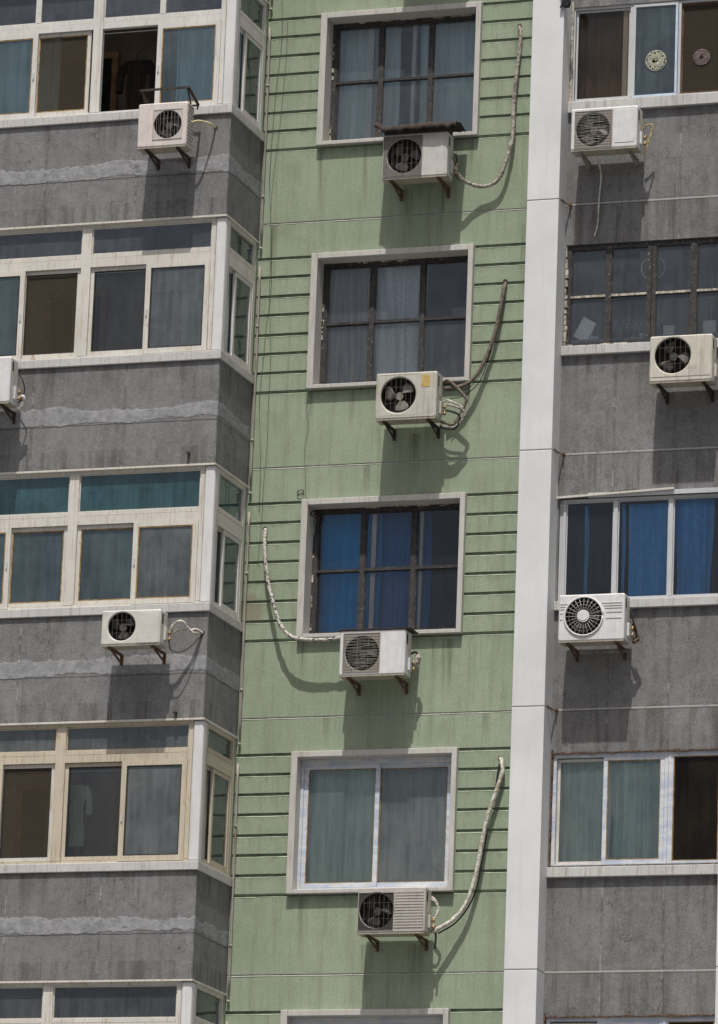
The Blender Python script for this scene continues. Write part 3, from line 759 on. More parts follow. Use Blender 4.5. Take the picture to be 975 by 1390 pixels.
MINT = mat_cloth('mint_green_cloth', (.80, .90, .86), (.50, .62, .58), 0, .3)
MINTD = mat_cloth('dusty_green_cloth', (.56, .62, .60), (.38, .44, .42), 0, .3)
BROWN = mat_cloth('brown_cloth', (.20, .13, .075), (.12, .075, .042), 0, .3)
z = F_(0)
curtain('curtain', -3.36, -2.66, z+.93, z+2.34, .36, TEAL, 'pale teal curtain at the left inside the topmost green-wall window', folds=5, seed=1)
curtain('curtain', -2.42, -1.6, z+.93, z+2.34, .36, TEAL, 'pale teal curtain covering the right half of the topmost green-wall window', folds=6, seed=2)
z = F_(1)
curtain('curtain', -3.36, -2.80, z+.93, z+2.34, .27, GREYC, 'grey sheer curtain in left light of the second green-wall window from the top', folds=6, seed=3)
curtain('curtain', -2.84, -2.20, z+.93, z+2.34, .27, SHEER, 'white patterned lace curtain in the middle of the second green-wall window from the top', folds=3.2, seed=4, gather=.5, amp=.05)
z = F_(2)
curtain('curtain', -3.36, -2.66, z+.93, z+2.34, .34, BLUE, 'bright blue patterned curtain in left light of the third green-wall window from the top', folds=2.2, seed=5, amp=.02)
curtain('curtain', -2.72, -2.1, z+.93, z+2.34, .36, NAVY, 'dark navy curtain in middle light of the third green-wall window from the top', folds=3, seed=6, amp=.02)
z = F_(3)
curtain('curtain', -3.42, -2.48, z+.93, z+2.34, .21, MINT, 'mint green curtain behind the left sash of the bottom green-wall window', folds=4, seed=7, amp=.045)
curtain('curtain', -2.55, -1.62, z+.93, z+2.34, .23, MINTD, 'dull grey green curtain behind the right sash of the bottom green-wall window', folds=3.5, seed=8, amp=.045)
z = F_(0)
curtain('curtain', -.55, .1, z+1.1, z+2.3, .22, BROWN, 'dark brown curtain behind the left pane of the top right window', folds=2.5, seed=9, amp=.03)
z = F_(2)
curtain('curtain', .22, .72, z+1.12, z+2.22, .04, BLUE2, 'blue patterned curtain in the middle pane of the third right window from the top', folds=2.0, seed=10, amp=.02)
curtain('curtain', .72, 1.15, z+1.12, z+2.28, .03, BLUE2, 'blue curtain gathered in the rightmost pane of the blue-curtained window', folds=3, seed=11, amp=.025, gather=.3)
for x, nm in ((-.245, 'narrow blue curtain strip alone in the left pane above the radial-grille unit'), (.165, 'narrow blue curtain strip at the left edge of the patterned blue curtain')):
    curtain('curtain', x-.018, x+.018, z+1.1, z+2.22, .01, mat_cloth('light_blue_cloth', (.16, .55, .95), (.1, .45, .85), 0, .3), nm, folds=1, seed=12, amp=.004)
z = F_(3)
curtain('curtain', -.55, .08, z+1.08, z+2.3, .06, MINT, 'mint green curtain in the left pane of the bottom right window', folds=3.5, seed=13, amp=.03)
curtain('curtain', .10, .74, z+1.08, z+2.3, .05, mat_cloth('sea_green_cloth', (.60, .80, .82), (.34, .50, .54), 0, .3), 'sea green curtain in the middle sash of the bottom right window', folds=6, seed=14, amp=.025)
# balcony curtains and hung washing
z = F_(0)
curtain('curtain', -4.95, -4.2, z+1.0, z+2.3, -.62, mat_cloth('pale_blue_cloth', (.60, .72, .78), (.42, .54, .60), 0, .4), 'pale blue curtain in the top bay behind the unit with the iron rack', folds=4, seed=15, amp=.02)
curtain('curtain', -7.2, -6.35, z+1.0, z+2.3, -.62, TEAL, 'pale teal curtain at the far left end of the top bay', folds=3, seed=16, amp=.02)
z = F_(3)
curtain('curtain', -4.95, -4.3, z+1.0, z+2.2, -.5, mat_cloth('slate_cloth', (.30, .33, .34), (.20, .22, .23), 0, .4), 'slate grey curtain at the right end of the lowest bay', folds=2, seed=17, amp=.03)
z = F_(1)
curtain('curtain', -4.8, -4.25, z+1.0, z+2.2, -.5, mat_cloth('dull_slate_cloth', (.36, .42, .41), (.28, .33, .32), 0, .4), 'dull grey blind at the right end of the second bay from the top', folds=1.2, seed=18, amp=.012)

def garment(name, x, y, zt, w, h, mat, label, kind):
    mb = MB(); n = 26
    def side(sgn):
        def fn(u, v):
            t = 2*u-1
            if kind == 'trousers': ww = w*(.5+.04*v); 
            else: ww = w*(.34+.16*(v > .78)*1 - .02*v)
            return (x+t*ww+.01*math.sin(v*9), y+sgn*(.035*math.cos(t*1.57)+.008*math.sin(t*12+v*3))+.012*math.sin(v*6), zt-h+h*v)
        return fn
    mb.grid(side(-1), n, 22); mb.grid(side(1), n, 22)
    if kind == 'shirt':
        for s_ in (-1, 1): mb.tube([(x+s_*w*.42, y, zt-.05), (x+s_*w*.56, y+.01, zt-.2*h), (x+s_*w*.6, y, zt-.5*h)], .045, 8)
    hg = MB().tube([(x, y, zt-.02), (x, y, zt+.08), (x+.03, y, zt+.11)], .004, 6)
    o = empty(name, (0, 0, 0), label, 'clothes'); o.location = (x, y, zt-h)
    for m_ in (mb, hg): m_.v = [(a-x, b-y, c-(zt-h)) for a, b, c in m_.v]
    obj('cloth', mb, mat, o); obj('hanger', hg, BLACK, o)
garment('hanging_trousers', -6.08, -.75, F_(2)+2.0, .26, .80, mat_cloth('denim', (.03, .06, .12), (.015, .035, .08), 0, .1), 'dark blue trousers hanging inside the third bay from the top, left pane', 'trousers')
garment('hanging_shirt', -5.62, -.78, F_(3)+1.95, .24, .66, mat_cloth('pale_shirt', (.5, .52, .42), (.4, .43, .33), 0, .2), 'pale yellow green shirt hanging inside the lowest bay', 'shirt')
garment('hanging_coat', -5.42, -.62, F_(0)+1.80, .34, .72, mat_cloth('dark_coat', (.02, .017, .017), (.035, .025, .02), 0, .05), 'dark coat hanging in the open sash of the top bay', 'shirt')
for k in (0, 1, 2, 3):
    r_ = MB().tube([(-8.8, -.68, F_(k)+2.13), (-4.2, -.68, F_(k)+2.13)], .008, 8, sub=1)
    tag(obj('clothes_rail', r_, FRA, origin=(-6.5, -.68, F_(k)+2.13)), ['clothes rail inside the top bay', 'clothes rail inside the second bay from the top', 'clothes rail inside the third bay from the top', 'clothes rail inside the lowest bay'][k], 'clothes rail', 'clothes rails in the bays')

# things on the inner sill of the kitchen window (second on the right)
z = F_(1)
bx = MB().box(-.085, .085, -.03, .03, 0, .24); o = obj('white_box', bx, mat_flat('white_card', (.90, .92, .93), .6, .05), bevel=.006)
o.location = (-.375, .01, z+1.27); o.rotation_euler = (0, R(28), 0); tag(o, 'white box leaning behind the lower left pane of the steel kitchen window', 'box')
o = obj('small_tray', MB().box(-.05, .05, -.05, .05, 0, .035), mat_flat('blue_white_plastic', (.45, .55, .68), .5, .1), bevel=.006); o.location = (-.22, .04, z+1.265); tag(o, 'small pale blue tray beside the white leaning box', 'tray')
o = obj('shelf_board', MB().box(-.52, 1.33, 0, .2, -.025, 0), mat_flat('grey_board', (.16, .16, .16), .7, .1)); o.location = (0, -.024, z+1.262); tag(o, 'grey shelf board across the steel kitchen window', 'shelf')
lf = MB(); rng = random.Random(5)
for _ in range(70):
    a = rng.uniform(0, 6.28); r_ = rng.uniform(0, .16); c = Vector((math.cos(a)*r_*1.5, rng.uniform(-.04, .04), .12+abs(math.sin(a))*r_*.9)); l = rng.uniform(.02, .05)
    d = Vector((math.cos(a), rng.uniform(-.4, .4), math.sin(a)+.3)).normalized()*l; e = Vector((-d.z, .01, d.x))*.2
    lf.quad(c, c+d*.5+e, c+d, c+d*.5-e)
pt = empty('potted_plant', (.03, .10, z+1.262), 'small leafy teal green plant on the shelf of the steel kitchen window', 'plant')
obj('leaves', lf, mat_flat('dim_leaves', (.10, .20, .20), .7, .4), pt); obj('pot', MB().tube([(0, 0, 0), (0, 0, .10)], .05, 14, sub=1), mat_flat('clay', (.25, .14, .09), .8), pt)
for x, w_, h_, lb in ((.30, .035, .06, 'short white jar at the right of the plant on the kitchen shelf'), (.19, .02, .03, 'tiny white lid on the kitchen shelf beside the plant'), (.60, .06, .13, 'pale grey carton on the kitchen shelf behind the third pane'), (1.05, .07, .16, 'pale grey carton on the kitchen shelf behind the last pane')):
    tag(obj('jar' if w_ < .05 else 'carton', MB().tube([(x, .08, z+1.263), (x, .08, z+1.263+h_)], w_, 14, sub=1) if w_ < .05 else MB().box(x-w_, x+w_, .05, .12, z+1.263, z+1.263+h_), mat_flat('pale_ware', (.55, .58, .6), .6, .1), origin=(x, .08, z+1.263)), lb, 'jar' if w_ < .05 else 'carton')
# round kitchen fan ring in second pane
vf = empty('ventilator', (.40, .09, z+2.06), 'round pale ventilator ring in the steel kitchen window', 'ventilator')
obj('rim', MB().tube([(.13*math.cos(a*.3142), 0, .13*math.sin(a*.3142)) for a in range(21)], .012, 8, sub=2), mat_flat('pale_plastic', (.5, .5, .48), .6), vf)
bl = MB()
for i in range(5):
    a = i*1.2566; bl.quad((0, 0, 0), (.11*math.cos(a), -.01, .11*math.sin(a)), (.11*math.cos(a+.7), .02, .11*math.sin(a+.7)))
obj('blades', bl, FAND, vf)

# paper cut-outs stuck inside the panes, top right window
def papercut(x, y, zc, r, mat, label):
    mb = MB(); rng = random.Random(int(x*100))
    for i in range(11):
        a = i*.571+rng.uniform(-.15, .15)
        for q in (r, r*.66):
            mb.box(-.001, .001, 0, .001, 0, .001) if 0 else None
            c = Vector((q*rng.uniform(.6, .84)*math.cos(a), 0, q*rng.uniform(.6, .84)*math.sin(a)))
            mb.tube([c+Vector((q*.19*math.cos(t*1.047), 0, q*.19*math.sin(t*1.047))) for t in range(7)], .011, 5, sub=2)
    mb.tube([(r*math.cos(t*.3142), 0, r*math.sin(t*.3142)) for t in range(21)], .006, 5, sub=1)
    for _ in range(26):
        a = rng.uniform(0, 6.28); q = rng.uniform(.1, .75)*r; c = Vector((q*math.cos(a), 0, q*math.sin(a))); mb.disc((c.x, c.z), rng.uniform(.008, .02), -.002, .002, 8)
    o = obj('paper_cutout', mb, mat); o.location = (x, y, zc); o.scale = (1, .35, 1); return tag(o, label, 'window sticker', 'paper stickers on the top right window')
PC = mat_flat('faded_paper', (.33, .33, .26), .9, .3, 30)
papercut(.425, -.091, F_(0)+1.56, .115, PC, 'round lacy paper sticker on the teal middle pane of the top right window')
papercut(.93, -.056, F_(0)+1.575, .09, mat_flat('faded_red_paper', (.13, .10, .095), .9, .4, 30), 'faded reddish paper sticker on the brown right pane of the top right window')

# ------------------------------------------------------------------ air conditioners
def rr_pts(w, h, r, n=6):
    out = []
    for cx, cz, a0 in ((w/2-r, h-r, 0), (-w/2+r, h-r, 90), (-w/2+r, r, 180), (w/2-r, r, 270)):
        for i in range(n+1):
            a = R(a0+90*i/n); out.append((cx+r*math.cos(a), cz+r*math.sin(a)))
    # densify straight runs
    res = []
    for i, p in enumerate(out):
        q = out[(i+1) % len(out)]; res.append(p); L = math.hypot(q[0]-p[0], q[1]-p[1]); k = int(L/.04)
        for j in range(1, k): res.append((p[0]+(q[0]-p[0])*j/k, p[1]+(q[1]-p[1])*j/k))
    return res

CASE = 'outdoor air-conditioning units'
def aircon(cx, wy, zb, w, h, fan, label, mat, gap=.21, d=.21, wires='v', blade=FAND, blades=3, rot0=.4, square=None, pan=None, bmat=RUST, radial=False, brk=.27, side='plain', frontmark=None, tiltb=0):
    a = empty('air_conditioner', (cx, wy, zb), label, 'air conditioner', CASE)
    yb, yf = -gap, -gap-d
    fx, fzz, fr = fan
    mb = MB(); P = rr_pts(w, h, .018)
    loops = [[(x, yb, z_) for x, z_ in P], [(x, yf+.010, z_) for x, z_ in P]]
    Q = [(x*(1-.012/(w/2)), h/2+(z_-h/2)*(1-.012/(h/2))) for x, z_ in P]; loops.append([(x, yf, z_) for x, z_ in Q])
    ang = [math.atan2(z_-fzz, x-fx) for x, z_ in Q]
    loops.append([(fx+(fr+.012)*math.cos(t), yf, fzz+(fr+.012)*math.sin(t)) for t in ang])
    loops.append([(fx+fr*math.cos(t), yf+.010, fzz+fr*math.sin(t)) for t in ang])
    loops.append([(fx+fr*math.cos(t), yf+.12, fzz+fr*math.sin(t)) for t in ang])
    n = len(P)
    for l in loops: mb.v += l
    for i in range(len(loops)-1):
        for j in range(n):
            k_ = (j+1) % n
            mb.f.append((i*n+j, i*n+k_, (i+1)*n+k_, (i+1)*n+j)); mb.m.append(1 if i == 4 else 0); mb.sm.append(False)
    e = (len(loops)-1)*n; mb.f.append(tuple(e+j for j in range(n))); mb.m.append(1); mb.sm.append(False)
    mb.f.append(tuple(range(n))[::-1]); mb.m.append(0); mb.sm.append(False)
    obj('casing', mb, [mat, DARKM], a)
    # base pan
    obj('base_pan', MB().box(-w/2+.004, w/2-.004, yf+.004, yb-.004, -.014, -.0005), pan or mat_casing('rusting_pan', (.36, .33, .26), (.14, .09, .05), .8), a)
    # fan
    f = MB().disc((fx, fzz), .042, yf+.05, yf+.09, 20)
    for b in range(blades):
        t0 = rot0+b*2*math.pi/blades
        def fn(u, v, t0=t0):
            rad = .035+(fr*.86-.035)*u; wd = (.25+.5*math.sin(u*2.4))*(1.15 if blades < 4 else .8)
            t = t0+(v-.5)*wd*1.25-.25*u
            return (fx+rad*math.cos(t), yf+.06+.035*(v-.5)-.0, fzz+rad*math.sin(t))
        f.grid(fn, 8, 6)
    fo = obj('fan', f, blade, a, solid=.003)
    # grille
    g_ = MB()
    if radial:
        for i in range(24):
            t = i*2*math.pi/24; c, s_ = math.cos(t), math.sin(t)
            g_.tube([(fx+.062*c, yf-.014, fzz+.062*s_), (fx+fr*.97*c, yf-.004, fzz+fr*.97*s_)], .0032, 5, sub=1)
            t += .13; c, s_ = math.cos(t), math.sin(t); 
        for q in (.45, .62, .8): g_.tube([(fx+fr*q*math.cos(i*.2618), yf-.008, fzz+fr*q*math.sin(i*.2618)) for i in range(25)], .0016, 4, sub=1)
        obj('grille', g_, WIREL, a)
        obj('grille_ring', MB().tube([(fx+fr*1.03*math.cos(i*.19635), yf-.006, fzz+fr*1.03*math.sin(i*.19635)) for i in range(33)], .010, 8, sub=1), mat, a)
        obj('grille_cap', MB().disc((fx, fzz), .066, yf-.026, yf-.008, 28).disc((fx, fzz), .05, yf-.031, yf-.026, 28), mat, a)
    else:
        if wires == 'v':
            m_ = int(2*fr/.05)
            for i in range(1, m_):
                x = -fr+2*fr*i/m_; hh = math.sqrt(fr*fr-x*x); g_.box(fx+x-.0011, fx+x+.0011, yf+.004, yf+.006, fzz-hh, fzz+hh)
            for q in (-fr*.45, fr*.45): hh = math.sqrt(fr*fr-q*q); g_.box(fx-hh, fx+hh, yf+.0065, yf+.008, fzz+q-.001, fzz+q+.001)
        elif wires == 'h':
            for i in range(1, 12):
                q = -fr+2*fr*i/12; hh = math.sqrt(max(fr*fr-q*q, 0)); rng = random.Random(i)
                g_.tube([(fx-hh, yf+.004, fzz+q), (fx-hh*.3, yf-.008, fzz+q+rng.uniform(-.006, .012)), (fx+hh*.4, yf-.008, fzz+q+rng.uniform(-.006, .014)), (fx+hh, yf+.004, fzz+q)], .0020, 4, sub=4)
            for q in (-.3, .35): g_.box(fx+fr*q-.001, fx+fr*q+.001, yf+.006, yf+.009, fzz-fr*.9, fzz+fr*.9)
        obj('grille', g_, WIREL if wires == 'h' else WIREG, a)
    if square:       # a square wire guard over the round opening: (x0, x1, z0, z1, material, corner radius)
        x0, x1, z0, z1, sm, cr = square
        S = []
        for i in range(64):
            t = 2*math.pi*(i+.5)/64; c, s_ = math.cos(t), math.sin(t)
            k_ = min(((x1 if c > 0 else x0)-fx)/c if abs(c) > 1e-6 else 9, ((z1 if s_ > 0 else z0)-fzz)/s_ if abs(s_) > 1e-6 else 9)
            S.append((c, s_, k_))
        q = MB()
        for i in range(64):
            c, s_, k_ = S[i]; c2, s2, k2 = S[(i+1) % 64]
            A_ = (fx+k_*c, yf-.0025, fzz+k_*s_); B_ = (fx+k2*c2, yf-.0025, fzz+k2*s2); C_ = (fx+(fr+.003)*c2, yf-.0025, fzz+(fr+.003)*s2); D_ = (fx+(fr+.003)*c, yf-.0025, fzz+(fr+.003)*s_)
            q.quad(A_, B_, C_, D_)
        q.ring(x0-.004, x1+.004, z0-.004, z1+.004, .007, yf-.008, yf-.003)
        if wires == 'h':
            for i in range(1, 13):
                zz = z0+(z1-z0)*i/13; q.box(x0, x1, yf-.0075, yf-.0055, zz-.0014, zz+.0014)
        else:
            for i in range(1, 8):
                xx = x0+(x1-x0)*i/8; q.box(xx-.0009, xx+.0009, yf-.0065, yf-.0055, z0, z1)
        obj('guard_plate', q, sm, a)
    # brackets
    for s_ in (-1, 1):
        x = s_*brk*(w/.74); b = MB()
        b.box(x-.016, x+.016, yf+.015, -.004, -.036, -.0145); b.box(x-.014, x+.014, -.030, -.003, -.135, -.037)
        b.bar((x, yf+.06, -.030), (x, -.02, -.112), .015, .020)
        b.bar((x+.004, yf+.02, -.026), (x+.004, yf+.02, .006), .012)
        obj('bracket', b, bmat, a)
    # service side
    s = MB()
    if side == 'lattice':
        X = w/2+.001
        for i in range(5):
            for j in range(11):
                zc = .04+j*(h-.08)/10; yc = yb-.02-(i+.5*(j % 2))*.037
                if yc < yf+.03: continue
                s.quad((X+.001, yc-.013, zc), (X+.001, yc, zc+.017), (X+.001, yc+.013, zc), (X+.001, yc, zc-.017))
        obj('side_lattice', s, DARKM, a)
    else:
        s.box(w/2+.0005, w/2+.024, yb-.10, yb-.012, .06, .20); obj('service_cover', s, mat, a, bevel=.006)
        obj('handle_recess', MB().box(w/2+.0005, w/2+.003, yf+.05, yf+.085, h-.15, h-.045), DARKM, a)
        obj('side_label', MB().box(w/2+.0005, w/2+.002, yf+.10, yf+.17, h-.25, h-.07), mat_flat('side_paper', (.55, .52, .42), .8, .15), a)
    v = MB()
    for zz in (.10, .17): v.tube([(w/2+.0245, yb-.03, zz-.02), (w/2+.055, yb-.03, zz-.02)], .014, 8, sub=1); v.tube([(w/2+.045, yb-.03, zz-.045), (w/2+.045, yb-.03, zz+.01)], .008, 6, sub=1)
    if side != 'lattice': obj('valve', v, BRASS, a)
    return a, yf, yb
def part_tube(a, name, pts, r, mat, rj=0, sub=6): return obj(name, MB().tube(pts, r, 8, sub=sub, rj=rj), mat, a)

CR = mat_casing('cream_casing', (.56, .53, .46)); CW = mat_casing('white_casing', (.66, .66, .65), (.36, .35, .32), .35); CG = mat_casing('grey_casing', (.52, .51, .48), (.26, .24, .2), .45)
CP = mat_casing('pinkish_white_casing', (.62, .57, .53), (.32, .28, .24), .3)
CY = mat_casing('aged_cream_casing', (.50, .48, .42), (.20, .16, .10), .6)
WHITEH = mat_wrap('white_tape_wrap', (.60, .58, .52), (.34, .30, .24)); GREYH = mat_wrap('grey_tape_wrap', (.40, .37, .32), (.16, .14, .12), 18)
BW = mat_wrap('black_hose_with_torn_white_tape', (.03, .03, .03), (.50, .47, .42), 22, .42, .48); TANH = mat_wrap('tan_hose', (.17, .14, .11), (.09, .075, .06), 16)
DIRTY = mat_casing('sooty_guard', (.16, .145, .13), (.05, .045, .04), .7); DIRTW = mat_casing('grimy_guard', (.27, .245, .21), (.12, .10, .085), .8)

# 1 top bay
a, yf, yb = aircon(-4.751, BY, F_(0)+.483, .57, .50, (.062, .25, .160), 'pinkish white unit on the top bay, fan at the right, iron rack above', CP, side='lattice', square=(-.105, .230, .082, .418, mat_casing('pale_guard', (.50, .46, .43), (.28, .25, .22), .5), 0), brk=.235, bmat=RUSTD)
part_tube(a, 'hose', [(.285, -.28, .30), (.36, -.24, .325), (.44, -.10, .33), (.465, .0, .31)], .012, mat_wrap('cream_tape_wrap', (.62, .55, .36), (.42, .36, .22)))
tag(obj('wall_sleeve', MB().disc((-4.285, F_(0)+.80), .024, BY-.004, BY+.02, 16), DARKM, origin=(-4.285, BY, F_(0)+.80)), 'dark pipe hole in the grey panel right of the pinkish white unit', 'pipe hole')
rk = MB(); zz = F_(0)+1.14; y0, y1 = BY-.42, BY-.12
rk.bar((-5.02, y0, zz), (-4.455, y0, zz), .012, .026); rk.bar((-4.462, y0-.006, zz), (-4.452, y1, zz-.11), .022, .026); rk.bar((-5.02, y0, zz), (-5.01, y1, zz-.11), .022, .022)
rk.bar((-4.476, y0+.004, zz-.012), (-4.474, y0+.12, F_(0)+.984), .014, .016); rk.bar((-5.01, y0+.004, zz-.012), (-5.0, y0+.12, F_(0)+.984), .014, .014); rk.bar((-5.02, y1, zz-.11), (-4.455, y1, zz-.11), .012, .02)
rk.bar((-4.455, y1, zz-.11), (-4.47, y1+.01, F_(0)+.984), .014, .014); rk.bar((-5.01, y1, zz-.11), (-5.0, y1+.01, F_(0)+.984), .014, .014)
tag(obj('iron_rack', rk, RUSTD, origin=(-4.75, BY-.2, F_(0)+.985)), 'dark rusty angle iron rack above the unit on the top bay', 'rack')

# 2 green wall, top
a, yf, yb = aircon(-2.19, 0, F_(0)+.303, .746, .50, (-.125, .25, .196), 'cream unit under a rusty sheet, below the topmost green-wall window', CG, wires='v', blade=FAND, square=(-.355, .08, .02, .47, DIRTY, 0), side='plain')
part_tube(a, 'hose', [(.40, -.24, .14), (.47, -.20, .02), (.56, -.14, -.03), (.66, -.10, -.055), (.78, -.09, -.04), (.87, -.09, .03), (.94, -.09, .20), (1.0, -.06, .50), (1.0, -.05, .85), (1.02, -.05, 1.2), (1.04, -.03, 1.5), (1.045, -.012, 1.70), (1.02, .01, 1.80)], .022, GREYH, .12)
part_tube(a, 'cable', [(.385, -.25, .3), (.44, -.26, .24), (.40, -.24, .12), (.43, -.22, .02), (.5, -.18, -.01)], .006, BLACK)
part_tube(a, 'pipe_bundle', [(.38, -.22, .06), (.42, -.23, .16), (.43, -.22, .24), (.40, -.20, .30)], .016, GREYH, .1)
# rusty sheet
def sheet(u, v):
    x = -.45+.93*u; y = yf-.08+.40*v; curl = .07*max(0, (.16-u)/.16)**1.6
    z_ = .575+.02*math.sin(u*2.2)+curl+.003*math.sin(u*60)+.006*mnoise.noise(Vector((u*9, v*4, 0)))+(.03*max(0, (u-.8)/.2)*max(0, 1-abs(v-.5)*3))
    if v < .12: y = yf-.075; z_ -= .072*(1-v/.12)*(1+.5*mnoise.noise(Vector((u*14, 2, 0))))
    return (x, y, z_)
mb = MB().grid(sheet, 90, 25).box(-.36, .36, yf+.01, yb-.01, .505, .57); ox, oy, oz = -2.19, 0, F_(0)+.303
o = obj('rusty_sheet', mb, RUSTD, solid=.012); o.location = (ox, oy, oz); tag(o, 'rusty corrugated sheet lying on top of the topmost green-wall unit', 'metal sheet')

# 3 green wall, second
a, yf, yb = aircon(-2.1925, 0, F_(1)+.373, .689, .512, (-.09, .262, .198), 'cream unit with yellow paper label, below the second green-wall window from the top', CY, wires='v', blade=FANG, rot0=.95, bmat=RUSTD)
fr_ = MB().ring(-.315, .125, .035, .495, .004, yf-.003, yf-.0005); obj('front_rib', fr_, CY, a)
rb = MB()
for i in range(7): rb.box(.15+i*.024, .156+i*.024, yf-.004, yf-.0005, .05, .30)
obj('rib', rb, CY, a); obj('energy_label', MB().box(.17, .27, yf-.0025, yf-.0006, .34, .475), LABELM, a)
part_tube(a, 'hose', [(.955, .02, 1.60), (.95, -.03, 1.52), (.935, -.05, 1.36), (.885, -.06, 1.06), (.81, -.07, .80), (.70, -.10, .55), (.58, -.14, .42), (.45, -.18, .38), (.36, -.2, .37)], .024, TANH, .1)
for i, (dz, rx) in enumerate(((.36, .25), (.16, .22), (.20, .24), (.12, .19))):
    zt_ = (.44, .22, .17, .10)[i]; zl = (-.02, -.03, -.06, -.08)[i]
    part_tube(a, 'pipe_loop', [(.345, -.20, zt_), (.42, -.21-.01*i, zt_+.01), (.345+rx, -.20, (zt_+zl)/2+.06), (.345+rx*1.02, -.19, (zt_+zl)/2-.02), (.49, -.19, zl-.0), (.40, -.20, zl), (.33, -.20, zl+.02)], (.017, .009, .011, .012)[i], (TANH, WHITEH, GREYH, BLACK)[i])
part_tube(a, 'cable', [(.955, .0, 1.58), (.93, -.05, 1.30), (.88, -.05, 1.0), (.80, -.05, .70), (.70, -.06, .45), (.55, -.12, .30), (.42, -.18, .26)], .005, BLACK)
part_tube(a, 'cable', [(.955, .0, 1.58), (.90, -.03, 1.25), (.84, -.03, .9), (.75, -.04, .62), (.62, -.1, .40), (.48, -.15, .36), (.38, -.18, .35)], .004, BLACK)

# 4 green wall, third
a, yf, yb = aircon(-2.47, 0, F_(2)+.350, .738, .49, (-.115, .24, .19), 'white unit with rounded square guard, below the blue-curtained green-wall window', CW, wires='h', blade=FAND, square=(-.325, .085, .035, .455, DIRTW, 0))
part_tube(a, 'hose', [(-1.425, .02, 1.77), (-1.415, -.03, 1.70), (-1.395, -.07, 1.5), (-1.335, -.10, 1.15), (-1.26, -.13, .93), (-1.19, -.15, .73), (-1.10, -.17, .58), (-.98, -.19, .49), (-.80, -.20, .455), (-.60, -.20, .45), (-.42, -.20, .46), (-.3, -.19, .44)], .021, BW, .22)
part_tube(a, 'pipe_bundle', [(.39, -.22, .10), (.43, -.22, .16), (.44, -.21, .24), (.46, -.21, .20), (.44, -.2, .12)], .020, GREYH, .2)
part_tube(a, 'pipe_stub', [(.37, -.21, .26), (.42, -.2, .28), (.44, -.18, .22)], .012, BLACK)
tp = MB().box(-.39, .42, -.43, -.14, 0, .012); o = obj('cover_sheet', tp, RUSTD); o.location = (-2.47, 0, F_(2)+.842); tag(o, 'thin dark sheet lying on the unit below the blue-curtained green-wall window', 'metal sheet')

# 5 green wall, bottom
a, yf, yb = aircon(-2.1535, 0, F_(3)+.366, .749, .483, (-.165, .235, .188), 'grey unit with dark square grille and ribbed panel, below the bottom green-wall window', CY if 0 else mat_casing('taupe_casing', (.47, .44, .40), (.25, .22, .18), .4), wires='v', blade=mat_flat('near_black_blade', (.045, .04, .036), .7), square=(-.355, .022, .035, .42, mat_casing('black_guard', (.05, .043, .038), (.02, .018, .016), .7), 0))  # blades near black, so the opening behind the guard reads evenly dark
rb = MB()
for i in range(13): rb.box(.035, .355, yf-.006, yf-.0005, .05+i*.031, .068+i*.031)
obj('louvre_panel', rb, bpy.data.materials['taupe_casing'], a)
part_tube(a, 'hose', [(.40, -.22, .04), (.42, -.20, .05), (.60, -.13, .18), (.73, -.10, .36), (.82, -.09, .66), (.87, -.08, .98), (.93, -.08, 1.28), (1.00, -.07, 1.52), (1.065, -.05, 1.76), (1.04, -.02, 1.89), (1.02, .02, 1.92)], .024, WHITEH, .08)
part_tube(a, 'cable', [(1.015, .02, 1.91), (1.0, -.03, 1.7), (.99, -.04, 1.5), (.93, -.04, 1.3), (.90, -.05, 1.0), (.84, -.06, .6), (.76, -.06, .36), (.62, -.10, .15), (.45, -.18, .02)], .009, BLACK)
for q in (0, .022): part_tube(a, 'pipe_loop', [(.372, -.20, .41-q), (.42, -.21, .37-q), (.455-q*.5, -.2, .28), (.42, -.2, .19), (.37, -.2, .18)], .010, WHITEH)
part_tube(a, 'drain_tube', [(.42, -.2, .1), (.43, -.19, -.02), (.425, -.19, -.14)], .012, BLACK)

# 6 third bay
a, yf, yb = aircon(-4.832, BY, F_(2)+.528, .67, .375, (-.107, .198, .155), 'low wide unit on the third bay from the top, white hoses at its right', CY if 0 else mat_casing('bone_casing', (.58, .57, .52), (.3, .28, .22), .35), wires='v', blade=FAND, rot0=2.9, bmat=RUST)
obj('front_panel', MB().box(.07, .32, yf-.005, yf-.0005, .012, .352), bpy.data.materials['bone_casing'], a, bevel=.003)
for i, pts in enumerate(([(.36, -.22, .13), (.42, -.25, .235), (.50, -.22, .28), (.55, -.16, .22), (.60, -.10, .17), (.64, -.04, .195), (.665, .02, .20)],
                         [(.38, -.20, .09), (.44, -.22, .18), (.50, -.18, .20), (.56, -.14, .19), (.61, -.09, .215), (.65, -.03, .20), (.67, .02, .19)])):
    part_tube(a, 'hose', pts, .014, WHITEH, .08)
part_tube(a, 'cable', [(.35, -.2, .1), (.38, -.2, -.02), (.46, -.18, -.05), (.55, -.12, .0), (.62, -.06, .1), (.66, 0, .17)], .006, BLACK)
tag(obj('wall_sleeve', MB().disc((-4.165, F_(2)+.725), .022, BY-.004, BY+.02, 16), DARKM, origin=(-4.165, BY, F_(2)+.725)), 'dark pipe hole at the right of the low wide unit on the third bay', 'pipe hole')

